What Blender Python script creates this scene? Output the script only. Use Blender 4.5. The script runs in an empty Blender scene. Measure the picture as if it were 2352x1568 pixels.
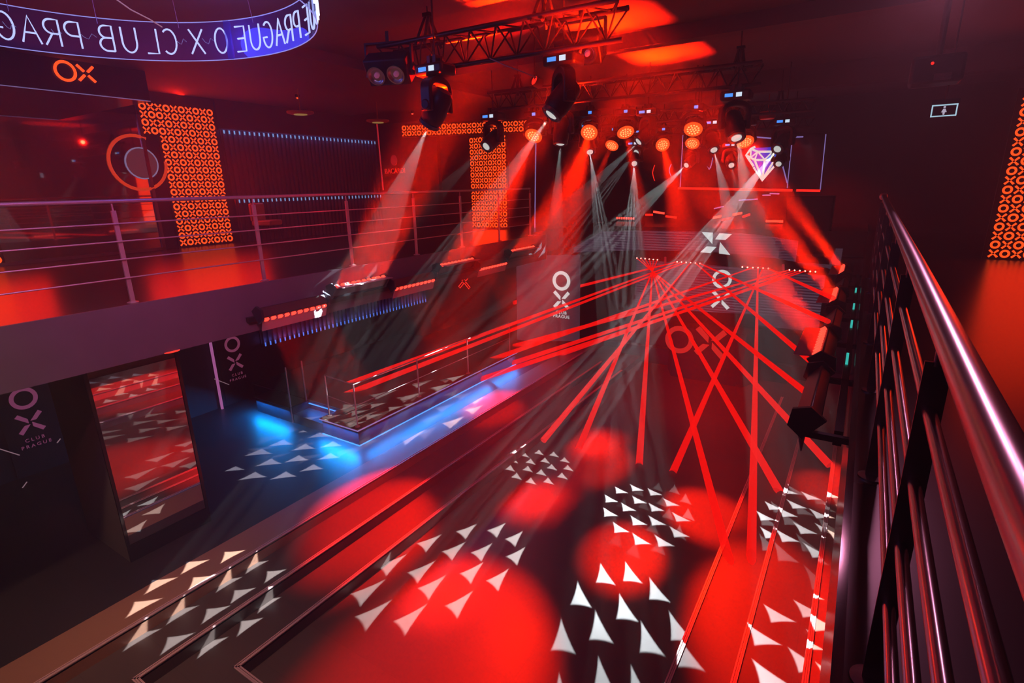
import bpy, bmesh, math, random
from mathutils import Matrix, Vector
random.seed(7)
sc = bpy.context.scene
COL = sc.collection
PI = math.pi
# ---------------------------------------------------------------- camera
F = 1237.6                                   # focal length in pixels of the 2352 px wide frame
M = Matrix.Rotation(math.radians(-1.1958), 3, 'Z') @ Matrix.Rotation(math.radians(16.07), 3, 'X') @ \
    Matrix(((1, 0, 0), (0, 0, -1), (0, 1, 0))) @ Matrix.Rotation(math.radians(-32.8), 3, 'Z')
MT = M.transposed()
cam = bpy.data.cameras.new('camera'); co = bpy.data.objects.new('camera', cam); COL.objects.link(co)
sc.camera = co
cam.sensor_width = 36; cam.lens = F/2352*36; cam.clip_start = .03; cam.clip_end = 100
_r, _d, _f = M[0], M[1], M[2]
co.matrix_world = Matrix(((_r[0], -_d[0], -_f[0], 0), (_r[1], -_d[1], -_f[1], 0), (_r[2], -_d[2], -_f[2], 0), (0, 0, 0, 1)))
# ---------------------------------------------------------------- world, exposure
w = bpy.data.worlds.new('world'); sc.world = w; w.use_nodes = True
w.node_tree.nodes['Background'].inputs[0].default_value = (0, 0, 0, 1)
sc.view_settings.view_transform = 'Standard'; sc.view_settings.look = 'None'
sc.view_settings.exposure = 0.0; sc.view_settings.gamma = 1
sc.cycles.max_bounces = 6; sc.cycles.diffuse_bounces = 2; sc.cycles.glossy_bounces = 3
sc.cycles.volume_bounces = 0; sc.cycles.transmission_bounces = 3; sc.cycles.transparent_max_bounces = 24
sc.cycles.use_adaptive_sampling = True; sc.cycles.adaptive_threshold = .02
sc.cycles.sample_clamp_indirect = 2.0; sc.cycles.caustics_reflective = False; sc.cycles.caustics_refractive = False
# ---------------------------------------------------------------- measuring helpers (camera stands at the origin)
def ray(x, y): return (MT @ Vector((x-1176, y-784, F))).normalized()
def onx(x, y, v): r = ray(x, y); return r*(v/r.x)
def ony(x, y, v): r = ray(x, y); return r*(v/r.y)
def onz(x, y, v): r = ray(x, y); return r*(v/r.z)
def at(x, y, d): return ray(x, y)*d
Z0, Z1, Z2, Z3 = -4.40, -4.55, -4.70, -4.85   # ground floor and the three steps down to the dance floor
ZL, ZR = -1.12, -1.35                         # left and right gallery floors
ZC = 2.10                                     # ceiling
# ---------------------------------------------------------------- lamp helper and added fill lamps
def light(kind, name, loc, power, col, parent=None, aim=None, **k):
    l = bpy.data.lights.new(name, kind); l.energy = power; l.color = col
    for a, b in k.items(): setattr(l, a, b)
    o = bpy.data.objects.new(name, l); COL.objects.link(o)
    o.location = loc
    if aim is not None: o.rotation_euler = (Vector(aim)-Vector(loc)).to_track_quat('-Z', 'Y').to_euler()
    if parent: o.parent = parent
    return o
# unseen fill lamps, added to brighten the rails, fascia and floor
light('AREA', 'fill_light', (-3.0, -1.2, 1.88), 6, (1, .42, .62), aim=(-3.5, 5, -2), shape='DISK', size=.5)
light('AREA', 'fill_light', (.35, 7.2, 1.98), 6.5, (1, .30, .55), aim=(.19, 1.6, -.4), shape='DISK', size=.35, spread=math.radians(60))  # unseen lamp added for the highlight along the right handrail
light('AREA', 'fill_light', (.5, 4.2, 1.9), 1.8, (1, .30, .55), aim=(.19, .8, -.5), shape='DISK', size=.25, spread=math.radians(70))
light('SPOT', 'fill_light', (-2.2, 1.2, 1.86), 950, (1, .14, .28), aim=(-6.5, 3.6, -.7), spot_size=math.radians(62), spot_blend=1, shadow_soft_size=.15)
light('AREA', 'fill_light', (-4.2, .2, 1.88), 34, (1, .5, .3), aim=(-6.3, 1.9, -4.4), shape='DISK', size=.3, spread=math.radians(70))
light('AREA', 'fill_light', (-3.4, .8, 1.88), 16, (.2, .15, 1), aim=(-6.4, 3.4, -1.4), shape='DISK', size=.3, spread=math.radians(80))
# ---------------------------------------------------------------- materials
def mat(name, col=(.5, .5, .5), rough=.5, metal=0, spec=.5, bump=0, bscale=20, var=0):
    m = bpy.data.materials.new(name); m.use_nodes = True; nt = m.node_tree; p = nt.nodes['Principled BSDF']
    p.inputs['Base Color'].default_value = (*col, 1); p.inputs['Roughness'].default_value = rough
    p.inputs['Metallic'].default_value = metal; p.inputs['Specular IOR Level'].default_value = spec
    if bump or var:
        tc = nt.nodes.new('ShaderNodeTexCoord'); n = nt.nodes.new('ShaderNodeTexNoise'); n.inputs['Scale'].default_value = bscale
        n.inputs['Detail'].default_value = 5; nt.links.new(tc.outputs['Object'], n.inputs['Vector'])
        if bump:
            b = nt.nodes.new('ShaderNodeBump'); b.inputs['Strength'].default_value = bump; b.inputs['Distance'].default_value = .02
            nt.links.new(n.outputs[0], b.inputs['Height']); nt.links.new(b.outputs[0], p.inputs['Normal'])
        if var:
            mx = nt.nodes.new('ShaderNodeMix'); mx.data_type = 'RGBA'
            mx.inputs[6].default_value = (*[c*(1-var) for c in col], 1); mx.inputs[7].default_value = (*[min(1, c*(1+var)) for c in col], 1)
            nt.links.new(n.outputs[0], mx.inputs[0]); nt.links.new(mx.outputs[2], p.inputs['Base Color'])
    return m
def emit(name, col, s=1.0, base=(.02, .02, .02)):
    m = bpy.data.materials.new(name); m.use_nodes = True; p = m.node_tree.nodes['Principled BSDF']
    p.inputs['Base Color'].default_value = (*base, 1); p.inputs['Emission Color'].default_value = (*col, 1)
    p.inputs['Emission Strength'].default_value = s; p.inputs['Roughness'].default_value = .4
    m.cycles.emission_sampling = 'NONE'      # the lamps next to these surfaces carry their light
    return m
def tile_floor(name, col, rough, size=.6):
    m = mat(name, col, rough); nt = m.node_tree; p = nt.nodes['Principled BSDF']
    tc = nt.nodes.new('ShaderNodeTexCoord'); b = nt.nodes.new('ShaderNodeTexBrick'); b.offset = 0
    b.inputs['Color1'].default_value = (*col, 1); b.inputs['Color2'].default_value = (*[c*.88 for c in col], 1)
    b.inputs['Mortar'].default_value = (*[c*.75 for c in col], 1)
    b.inputs['Scale'].default_value = 1; b.inputs['Brick Width'].default_value = size*2; b.inputs['Row Height'].default_value = size
    b.inputs['Mortar Size'].default_value = .003
    nt.links.new(tc.outputs['Object'], b.inputs['Vector'])
    n = nt.nodes.new('ShaderNodeTexNoise'); n.inputs['Scale'].default_value = 1.7; n.inputs['Detail'].default_value = 6
    nt.links.new(tc.outputs['Object'], n.inputs['Vector'])
    mr = nt.nodes.new('ShaderNodeMapRange'); mr.inputs[3].default_value = rough-.07; mr.inputs[4].default_value = rough+.1
    nt.links.new(n.outputs[0], mr.inputs[0]); nt.links.new(mr.outputs[0], p.inputs['Roughness'])
    nt.links.new(b.outputs[0], p.inputs['Base Color'])
    return m
def led_screen(name, a, b, pitch):             # dark LED wall with fine lit rows
    m = bpy.data.materials.new(name); m.use_nodes = True; nt = m.node_tree; p = nt.nodes['Principled BSDF']
    p.inputs['Base Color'].default_value = (.03, .03, .035, 1); p.inputs['Roughness'].default_value = .5
    tc = nt.nodes.new('ShaderNodeTexCoord'); s = nt.nodes.new('ShaderNodeSeparateXYZ'); nt.links.new(tc.outputs['Object'], s.inputs[0])
    k = nt.nodes.new('ShaderNodeMath'); k.operation = 'MULTIPLY'; k.inputs[1].default_value = 2*PI/pitch
    nt.links.new(s.outputs[2], k.inputs[0])
    q = nt.nodes.new('ShaderNodeMath'); q.operation = 'SINE'; nt.links.new(k.outputs[0], q.inputs[0])
    n = nt.nodes.new('ShaderNodeTexNoise'); n.inputs['Scale'].default_value = 1.3; nt.links.new(tc.outputs['Object'], n.inputs['Vector'])
    mr = nt.nodes.new('ShaderNodeMapRange'); mr.inputs[1].default_value = -1; nt.links.new(q.outputs[0], mr.inputs[0])
    mm = nt.nodes.new('ShaderNodeMath'); mm.operation = 'MULTIPLY'; nt.links.new(mr.outputs[0], mm.inputs[0]); nt.links.new(n.outputs[0], mm.inputs[1])
    mx = nt.nodes.new('ShaderNodeMix'); mx.data_type = 'RGBA'; mx.inputs[6].default_value = (*a, 1); mx.inputs[7].default_value = (*b, 1)
    nt.links.new(mm.outputs[0], mx.inputs[0]); nt.links.new(mx.outputs[2], p.inputs['Emission Color']); p.inputs['Emission Strength'].default_value = 1; m.cycles.emission_sampling = 'NONE'
    return m
black = mat('black_paint', (.012, .012, .014), .55, bump=.15, bscale=60)
black_wall = mat('black_wall', (.02, .018, .022), .6, bump=.1, bscale=30)
ceil_m = mat('ceiling_plaster', (.16, .12, .12), .8, bump=.15, bscale=8)
dark_metal = mat('dark_metal', (.05, .05, .06), .35, .7)
plastic = mat('black_plastic', (.02, .021, .03), .38)
steel = mat('brushed_steel', (.72, .66, .68), .36, .75)
chrome = mat('chrome', (.8, .8, .82), .24, 1)
postblk = mat('dark_post_steel', (.26, .22, .27), .32, .95)
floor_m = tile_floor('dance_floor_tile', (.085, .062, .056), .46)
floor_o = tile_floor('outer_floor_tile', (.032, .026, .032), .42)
strip_m = mat('tan_tile', (.30, .15, .10), .45, bump=.1, bscale=90, var=.15)
nose_m = mat('step_nosing_aluminium', (.75, .5, .5), .4, .35)
gal_m = mat('gallery_floor', (.05, .035, .035), .27, var=.1, bscale=3)
fascia_m = mat('fascia_paint', (.10, .09, .12), .55, bump=.3, bscale=3, var=.2)
gloss_blk = mat('gloss_black_panel', (.02, .02, .03), .12)
mirror_m = mat('mirror_glass', (.82, .8, .8), .015, 1)
dmirror_m = mat('smoked_mirror', (.42, .4, .44), .03, 1)
stone_m = mat('grey_plaster', (.16, .14, .13), .8, bump=.2, bscale=70)
flute_m = mat('fluted_panel', (.05, .035, .045), .5)
orange = emit('orange_backlit', (1, .075, .008), 1.5, (.1, .02, .01))
sign_face = mat('sign_face', (.03, .012, .012), .35)
red_neon = emit('red_neon', (1, .02, .01), 1.3)
red_led = emit('red_led', (1, .045, .025), 2.6)
amber_led = emit('amber_led', (.95, .62, .2), 1.1)
orange_rim = emit('orange_rim', (1, .07, .01), 1.6)
white_lens = emit('white_lens', (.78, .8, .76), .75)
lens_ring = mat('lens_ring', (.09, .22, .28), .22, .6)
blue_neon = emit('cool_white_neon', (.6, .72, 1), 1.9)
violet = emit('violet_edge', (.42, .3, .85), .55)
white_sign = emit('white_letter', (.75, .85, .85), .8)
pink_glow = emit('pink_glow_vinyl', (.5, .11, .25), .3, (.6, .2, .35))  # vinyl print made to glow faintly, as if lit
red_print = emit('dim_red_letter', (1, .03, .02), .55)
blue_strip = emit('blue_led_strip', (.05, .3, 1), 1.6)
blue_disp = emit('blue_display', (.06, .3, 1), 1.2)
white_disp = emit('white_display', (.7, .85, 1), 1.0)
blue_glow = emit('blue_backlight', (.0, .02, .32), 2.0)
green_led = emit('cyan_led', (.05, .8, .7), .6)
laser_src = emit('laser_dot', (1, .25, .2), 6)
screen_a = led_screen('led_screen_face', (.014, .008, .018), (.12, .075, .115), .065)
screen_b = led_screen('led_screen_plain', (.02, .012, .022), (.07, .045, .065), .04)
acrylic = bpy.data.materials.new('blue_halo_acrylic'); acrylic.use_nodes = True
_nt = acrylic.node_tree; _nt.nodes.clear()
_o = _nt.nodes.new('ShaderNodeOutputMaterial'); _mx = _nt.nodes.new('ShaderNodeMixShader'); _t = _nt.nodes.new('ShaderNodeBsdfTransparent'); _g = _nt.nodes.new('ShaderNodeBsdfGlossy')
_g.inputs['Roughness'].default_value = .02; _g.inputs['Color'].default_value = (.6, .6, 1, 1); _t.inputs['Color'].default_value = (.75, .75, .95, 1)
_d1 = _nt.nodes.new('ShaderNodeBsdfDiffuse'); _d1.inputs['Color'].default_value = (.12, .12, .4, 1)  # the neon's blue halo is painted into the acrylic colour
_mx2 = _nt.nodes.new('ShaderNodeMixShader'); _mx2.inputs[0].default_value = .25
_mx.inputs[0].default_value = .14
_nt.links.new(_t.outputs[0], _mx.inputs[1]); _nt.links.new(_g.outputs[0], _mx.inputs[2]); _nt.links.new(_mx.outputs[0], _mx2.inputs[1])
_nt.links.new(_d1.outputs[0], _mx2.inputs[2]); _nt.links.new(_mx2.outputs[0], _o.inputs['Surface'])
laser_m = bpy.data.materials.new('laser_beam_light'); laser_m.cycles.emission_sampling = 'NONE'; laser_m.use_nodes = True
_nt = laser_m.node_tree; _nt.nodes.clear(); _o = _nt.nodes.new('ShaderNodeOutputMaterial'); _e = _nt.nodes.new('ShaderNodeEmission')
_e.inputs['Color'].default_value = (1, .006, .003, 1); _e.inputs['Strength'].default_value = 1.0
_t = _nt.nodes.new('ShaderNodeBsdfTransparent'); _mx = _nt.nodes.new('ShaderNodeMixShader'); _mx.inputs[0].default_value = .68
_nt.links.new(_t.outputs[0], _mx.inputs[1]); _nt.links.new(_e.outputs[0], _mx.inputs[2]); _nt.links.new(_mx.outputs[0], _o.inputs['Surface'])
# ---------------------------------------------------------------- mesh helpers
class MB:
    def __init__(s): s.bm = bmesh.new()
    def box(s, a, b, rot=None, about=None):
        vs = bmesh.ops.create_cube(s.bm, size=1)['verts']
        for v in vs: v.co = Vector([a[i]+(v.co[i]+.5)*(b[i]-a[i]) for i in range(3)])
        if rot is not None:
            c = Vector(about) if about is not None else (Vector(a)+Vector(b))/2
            for v in vs: v.co = c+rot @ (v.co-c)
        return s
    def tube(s, a, b, r, r2=None, n=12, cap=True):
        a, b = Vector(a), Vector(b); d = b-a; L = d.length
        if L < 1e-6: return s
        q = d.to_track_quat('Z', 'Y').to_matrix().to_4x4()
        bmesh.ops.create_cone(s.bm, cap_ends=cap, segments=n, radius1=r, radius2=r if r2 is None else r2, depth=L,
                              matrix=Matrix.Translation((a+b)/2) @ q)
        return s
    def path(s, pts, r, n=8, closed=False):
        pts = [Vector(p) for p in pts]; N = len(pts); rings = []
        up = None
        for i, p in enumerate(pts):
            if closed: t = pts[(i+1) % N]-pts[i-1]
            else: t = pts[min(i+1, N-1)]-pts[max(i-1, 0)]
            t.normalize()
            if up is None: up = t.orthogonal().normalized()
            up = (up-t*up.dot(t)); up = up.normalized() if up.length > 1e-6 else t.orthogonal().normalized()
            sd = t.cross(up)
            rings.append([s.bm.verts.new(p+(up*math.cos(2*PI*k/n)+sd*math.sin(2*PI*k/n))*r) for k in range(n)])
        for i in range(N if closed else N-1):
            A, B = rings[i], rings[(i+1) % N]
            for k in range(n): s.bm.faces.new((A[k], A[(k+1) % n], B[(k+1) % n], B[k]))
        if not closed:
            s.bm.faces.new(rings[0][::-1]); s.bm.faces.new(rings[-1])
        return s
    def sph(s, c, r, sc3=(1, 1, 1), u=16, v=10):
        vs = bmesh.ops.create_uvsphere(s.bm, u_segments=u, v_segments=v, radius=r)['verts']
        for x in vs: x.co = Vector(c)+Vector([x.co[i]*sc3[i] for i in range(3)])
        return s
    def lathe(s, prof, c=(0, 0, 0), n=24, mtx=None):   # prof: (r, z)
        rings = []
        for r, z in prof:
            rings.append([s.bm.verts.new((c[0]+r*math.cos(2*PI*k/n), c[1]+r*math.sin(2*PI*k/n), c[2]+z)) for k in range(n)])
        for A, B in zip(rings, rings[1:]):
            for k in range(n): s.bm.faces.new((A[k], A[(k+1) % n], B[(k+1) % n], B[k]))
        for R_ in (rings[0], rings[-1]):
            s.bm.faces.new(R_)
        if mtx is not None:
            for R_ in rings:
                for v in R_: v.co = mtx @ v.co
        return s
    def prism(s, pts, thick):        # pts: 3D polygon, extruded by vector thick
        t = Vector(thick); A = [s.bm.verts.new(Vector(p)) for p in pts]; B = [s.bm.verts.new(Vector(p)+t) for p in pts]
        s.bm.faces.new(A); s.bm.faces.new(B[::-1]); n = len(A)
        for i in range(n): s.bm.faces.new((A[i], B[i], B[(i+1) % n], A[(i+1) % n]))
        return s
    def ring(s, c, r1, r2, ux, uy, thick, n=28):       # flat annulus with thickness
        c, ux, uy, t = Vector(c), Vector(ux), Vector(uy), Vector(thick)
        V = []
        for k in range(n):
            d = ux*math.cos(2*PI*k/n)+uy*math.sin(2*PI*k/n)
            V.append([s.bm.verts.new(c+d*r1), s.bm.verts.new(c+d*r2), s.bm.verts.new(c+d*r2+t), s.bm.verts.new(c+d*r1+t)])
        for k in range(n):
            A, B = V[k], V[(k+1) % n]
            for i in range(4): s.bm.faces.new((A[i], A[(i+1) % 4], B[(i+1) % 4], B[i]))
        return s
    def build(s, name, m, parent=None, loc=None, world=False, smooth=True, bevel=0, kind=None):
        me = bpy.data.meshes.new(name)
        bmesh.ops.recalc_face_normals(s.bm, faces=s.bm.faces)
        s.bm.to_mesh(me); s.bm.free()
        me.materials.append(m)
        if smooth:
            me.polygons.foreach_set('use_smooth', [True]*len(me.polygons)); me.set_sharp_from_angle(angle=math.radians(40))
        o = bpy.data.objects.new(name, me); COL.objects.link(o)
        if parent is not None: o.parent = parent
        if loc is not None: o.location = loc
        elif world and parent is not None:
            p = Vector((0, 0, 0)); q = parent
            while q: p += q.location; q = q.parent
            o.location = -p
        if bevel:
            b = o.modifiers.new('bevel', 'BEVEL'); b.width = bevel; b.segments = 2; b.limit_method = 'ANGLE'
        if kind: o['kind'] = kind
        return o
def tag(o, label, cat, group=None):
    o['label'] = label; o['category'] = cat
    if group: o['group'] = group
    return o
def thing(name, label, cat, loc=(0, 0, 0), rz=0, group=None):
    o = bpy.data.objects.new(name, None); COL.objects.link(o); o.location = loc; o.rotation_euler = (0, 0, rz)
    o.empty_display_size = .1
    return tag(o, label, cat, group)
def struct(name, mb, m, **k):
    return mb.build(name, m, kind='structure', **k)
def cp(o, parent=None):
    c = o.copy(); COL.objects.link(c); c.parent = parent
    for k in ('label', 'category', 'group'):
        if parent is not None and k in c: del c[k]
    return c
def lab(o, t): o['label'] = t; return o
def xarms(s=1.0):                     # the four arms of the X emblem, in a -1..1 square
    return [[(a*s, b*s) for a, b in q] for q in (
        [(-1, .74), (-.74, 1), (-.12, .40), (-.12, -.04)], [(.74, 1), (1, .74), (.46, .16), (.03, .16)],
        [(.12, .04), (.12, -.40), (.74, -1), (1, -.74)], [(-.03, -.16), (-.46, -.16), (-1, -.74), (-.74, -1)])]
def emblem_x(mb, c, s, ux, uz, t):
    c, ux, uz = Vector(c), Vector(ux), Vector(uz)
    for q in xarms(s): mb.prism([c+ux*a+uz*b for a, b in q], t)
def text_mesh(name, txt, size, m, parent, c, ux, uz, space=1.0, depth=.006):
    cu = bpy.data.curves.new(name, 'FONT'); cu.body = txt; cu.size = size; cu.align_x = 'CENTER'; cu.align_y = 'CENTER'
    cu.extrude = depth/2; cu.space_character = space
    o = bpy.data.objects.new(name, cu); COL.objects.link(o)
    dg = bpy.context.evaluated_depsgraph_get(); me = bpy.data.meshes.new_from_object(o.evaluated_get(dg))
    bpy.data.objects.remove(o); bpy.data.curves.remove(cu)
    me.name = name; me.materials.clear(); me.materials.append(m)
    r = bpy.data.objects.new(name, me); COL.objects.link(r)
    ux, uz = Vector(ux).normalized(), Vector(uz).normalized(); n = ux.cross(uz)
    mt = Matrix((ux, uz, n)).transposed().to_4x4(); mt.translation = Vector(c)
    for v in me.vertices: v.co = mt @ v.co
    if parent is not None:
        r.parent = parent; r.location = -parent.location
    return r
# ---------------------------------------------------------------- large structure
YB = 17.5
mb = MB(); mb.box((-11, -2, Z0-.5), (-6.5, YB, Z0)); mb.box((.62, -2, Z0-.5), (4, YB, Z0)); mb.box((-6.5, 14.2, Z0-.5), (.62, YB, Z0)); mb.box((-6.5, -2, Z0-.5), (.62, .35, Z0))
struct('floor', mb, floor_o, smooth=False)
mb = MB()
mb.box((-6.5, .35, Z0-.5), (-5.95, 14.2, Z0)); mb.box((-5.95, .35, Z0-.5), (.08, .92, Z0)); mb.box((.08, .35, Z0-.5), (.62, 14.2, Z0))
o = struct('trim_1', mb, strip_m, smooth=False)
mb = MB(); mb.box((-5.95, .92, Z0-.5), (.08, 12.8, Z1))
mb2 = MB()
# three stepped rings as floors
def frame_floor(name, x0, x1, y0, X0, X1, Y0, z, m, y1=14.2):
    b = MB(); b.box((x0, y0, z-.3), (X0, y1, z)); b.box((X0, y0, z-.3), (X1, Y0, z)); b.box((X1, y0, z-.3), (x1, y1, z))
    return struct(name, b, m, smooth=False)
mb.bm.free(); mb2.bm.free()
frame_floor('floor_step_upper', -5.95, .08, .92, -5.38, -.485, 1.5, Z1, floor_m)
frame_floor('floor_step_lower', -5.38, -.485, 1.5, -4.81, -1.045, 2.17, Z2, floor_m)
b = MB(); b.box((-4.81, 2.17, Z3-.1), (-1.045, 14.2, Z3)); struct('floor_dance', b, floor_m, smooth=False)
def nosing(name, x0, x1, y0, z, y1=12.8):
    b = MB()
    for k, (o1, o2, h) in enumerate(((0, .016, .012), (.02, .034, .007), (.038, .052, .012))):
        b.box((x0-o2, y0-o2, z-.02), (x0-o1, y1, z+h)); b.box((x1+o1, y0-o2, z-.02), (x1+o2, y1, z+h))
        b.box((x0-o2, y0-o2, z-.02), (x1+o2, y0-o1, z+h))
    return struct(name, b, nose_m, smooth=False)
nosing('trim_2', -5.95, .08, .92, Z0); nosing('trim_3', -5.38, -.485, 1.5, Z1); nosing('trim_4', -4.81, -1.045, 2.17, Z2)
# walls
b = MB(); b.box((-11.2, -2, Z0), (-11, YB, -1.68)); struct('wall_left', b, black_wall)
b = MB(); b.box((-12.5, -2, ZL-.02), (-12.22, 11.9, ZC)); struct('wall_left_upper', b, black_wall)
b = MB(); b.box((-16.5, YB, Z0-.3), (4, YB+.2, ZC)); struct('wall_back', b, black_wall)
b = MB(); b.box((-16.5, -2.2, Z0-.3), (4, -2, ZC)); struct('wall_front', b, black_wall)
b = MB(); b.box((3.2, -2, Z0-.3), (3.4, YB, ZC)); struct('wall_right', b, black_wall)
b = MB(); b.box((-16.7, 11.9, ZL), (-16.5, YB, ZC)); b.box((-16.5, 11.7, ZL), (-12.5, 11.9, ZC)); struct('wall_left_rear', b, black_wall)
b = MB(); b.box((-16.7, -2, ZC), (3.4, YB, ZC+.2)); struct('ceiling', b, ceil_m)
b = MB(); b.box((-12.2, -2, ZC-.16), (3.2, 5.6, ZC)); b.box((-12.2, 5.6, ZC-.16), (-7.5, 11, ZC)); struct('ceiling_soffit', b, ceil_m, smooth=False)
b = MB(); b.box((-7.5, 12.6, 1.7), (3.2, 12.9, ZC)); b.box((-7.5, 8.3, 1.9), (0.4, 8.55, ZC)); struct('ceiling_beam', b, ceil_m, smooth=False)
# galleries
b = MB(); b.box((-12.3, -2, -1.68), (-6.35, 11.4, ZL)); b.box((-16.5, 11.4, -1.68), (-6.9, YB, ZL)); struct('floor_gallery_left', b, gal_m, smooth=False)
b = MB(); b.box((-6.35, -2, -1.70), (-6.31, 11.4, ZL+.015)); struct('trim_5', b, fascia_m, smooth=False)
b = MB(); b.box((.12, -2, -1.8), (3.2, YB, ZR)); struct('floor_gallery_right', b, gal_m, smooth=False)
b = MB(); b.box((.09, -2, -1.82), (.12, YB, ZR+.02)); struct('trim_6', b, gloss_blk, smooth=False)
b = MB(); b.box((-6.9, 14.6, -1.68), (.12, YB, ZL-.02)); struct('floor_gallery_back', b, gal_m, smooth=False)
# haze that fills the hall
hz = bpy.data.materials.new('stage_haze'); hz.use_nodes = True; _nt = hz.node_tree; _nt.nodes.clear()
_o = _nt.nodes.new('ShaderNodeOutputMaterial'); HV = _nt.nodes.new('ShaderNodeVolumeScatter')
HV.inputs['Density'].default_value = .016; HV.inputs['Anisotropy'].default_value = .35; HV.inputs['Color'].default_value = (1, 1, 1, 1)
_nt.links.new(HV.outputs[0], _o.inputs['Volume'])
b = MB(); b.box((-16.4, -1.9, Z3-.04), (3.15, YB-.05, ZC+.05)); o = b.build('stage_haze', hz, smooth=False)
tag(o, 'thin stage haze filling the whole hall', 'haze'); o['kind'] = 'stuff'
# ---------------------------------------------------------------- gobo light nodes
def gobo_group():
    g = bpy.data.node_groups.new('gobo', 'ShaderNodeTree')
    g.interface.new_socket('Scale', in_out='INPUT', socket_type='NodeSocketFloat')
    g.interface.new_socket('Value', in_out='OUTPUT', socket_type='NodeSocketFloat')
    N, L = g.nodes, g.links; gi = N.new('NodeGroupInput')
    def mth(op, a, b=None):
        n = N.new('ShaderNodeMath'); n.operation = op
        for i, x in enumerate((a, b)):
            if x is None: continue
            if hasattr(x, 'is_linked'): L.new(x, n.inputs[i])
            else: n.inputs[i].default_value = x
        return n.outputs[0]
    tc = N.new('ShaderNodeTexCoord'); sx = N.new('ShaderNodeSeparateXYZ'); L.new(tc.outputs['Normal'], sx.inputs[0])
    z = mth('MULTIPLY', mth('ABSOLUTE', sx.outputs[2]), gi.outputs[0])
    x = mth('DIVIDE', sx.outputs[0], z); y = mth('DIVIDE', sx.outputs[1], z); th = mth('ARCTAN2', y, x)
    def ring(n, r0, s, off):
        k = mth('FLOOR', mth('ADD', mth('MULTIPLY', th, n/(2*PI)), off))
        a = mth('MULTIPLY', mth('ADD', k, .5-off), 2*PI/n)
        px = mth('SUBTRACT', x, mth('MULTIPLY', mth('COSINE', a), r0)); py = mth('SUBTRACT', y, mth('MULTIPLY', mth('SINE', a), r0))
        px = mth('ADD', px, mth('MULTIPLY', py, .45))
        D, Rr = 6.0*s, 5.57*s; v = None
        for ang in (270, 30, 150):
            cx, cy = D*math.cos(math.radians(ang)), D*math.sin(math.radians(ang))
            dx, dy = mth('SUBTRACT', px, cx), mth('SUBTRACT', py, cy)
            d = mth('SUBTRACT', mth('SQRT', mth('ADD', mth('MULTIPLY', dx, dx), mth('MULTIPLY', dy, dy))), Rr)
            v = d if v is None else mth('MINIMUM', v, d)
        rr = mth('SUBTRACT', s*1.02, mth('SQRT', mth('ADD', mth('MULTIPLY', px, px), mth('MULTIPLY', py, py))))
        v = mth('MINIMUM', v, rr)
        return mth('MINIMUM', mth('MAXIMUM', mth('MULTIPLY', v, 1/(s*.07)), 0), 1)
    v = mth('MAXIMUM', ring(11, .82, .205, 0), ring(5, .36, .205, .3))
    go = N.new('NodeGroupOutput'); L.new(v, go.inputs[0]); return g
GOBO = gobo_group()
def gobo_spot(parent, loc, half, power, col=(.86, .95, 1), roll=0):
    """a projecting spot that looks down its own -Z, its pattern ring at tan(half)"""
    o = light('SPOT', 'gobo_spot', loc, power, col, parent, spot_size=2*math.atan(math.tan(half)*1.3), spot_blend=.05, shadow_soft_size=.008)
    o.rotation_euler = (0, 0, roll)
    l = o.data; l.use_nodes = True; nt = l.node_tree; e = nt.nodes['Emission']; n = nt.nodes.new('ShaderNodeGroup'); n.node_tree = GOBO
    n.inputs[0].default_value = math.tan(half)*1.0
    nt.links.new(n.outputs[0], e.inputs['Strength']); return o
# ---------------------------------------------------------------- trusses
def truss(name, label, a, b, s, hangers=()):
    a, b = Vector(a), Vector(b); u = (b-a).normalized(); side = Vector((0, 0, 1)).cross(u).normalized(); up = Vector((0, 0, 1))
    t = thing(name, label, 'truss', a)
    offs = (up*0, side*s*.9, -up*s*.95+side*s*.45)      # two top chords and one bottom chord
    for k, of in enumerate(offs):
        MB().tube(a+of, b+of, .025, n=14).build('chord', dark_metal, t, world=True)
    m = MB(); L = (b-a).length; n = max(2, int(L/(s*1.05))); st = L/n
    for i in range(n):
        p, q, mid = a+u*st*i, a+u*st*(i+1), a+u*st*(i+.5)
        for of in offs[:2]:
            m.tube(p+of, mid+offs[2], .009, n=6); m.tube(mid+offs[2], q+of, .009, n=6)
        m.tube(p+offs[0], mid+offs[1], .009, n=6); m.tube(mid+offs[1], q+offs[0], .009, n=6)
    m.build('bracing', dark_metal, t, world=True, kind='stuff')
    for h in hangers:
        p = a+u*L*h; c = p+side*s*.45
        m = MB()
        for sg in (-1, 1):
            for of in (side*s*.95, -side*s*.05):
                m.path([c+(of-side*s*.45)+u*.06*sg-up*.05, c+up*s*.85+u*.02*sg], .02, 6)
            m.box(c+Vector((-.05, -.03, s*.8)), c+Vector((.05, .03, s*.92)))
        m.tube(c+up*s*.9, Vector((c.x, c.y, ZC-.16)), .008, n=8)
        m.build('hanger', plastic, t, world=True)
    return t
T1a, T1b = at(867, 98, 7.35), at(1420, 14, 5.8); T1a.z = T1b.z = 1.59
T2a, T2b = at(1120, 205, 9.8), at(1750, 152, 8.5); T2a.z = T2b.z = (T2a.z+T2b.z)/2
truss('lighting_truss', 'dark lighting truss nearest the camera, carrying the largest moving head', T1a, T1b, .31, (.22, .72))
truss('lighting_truss', 'second dark lighting truss, its lattice silhouetted on the red ceiling', T2a, T2b, .26, (.12, .93))
T3a, T3b = Vector((-6.9, 11.5, 1.42)), Vector((-1.0, 11.75, 1.40))
T4a, T4b = Vector((-7.2, 14.2, 1.36)), Vector((-1.2, 14.3, 1.34))
truss('lighting_truss', 'third dark lighting truss in the row, over the middle of the dance floor', T3a, T3b, .2, (.1, .9))
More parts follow.
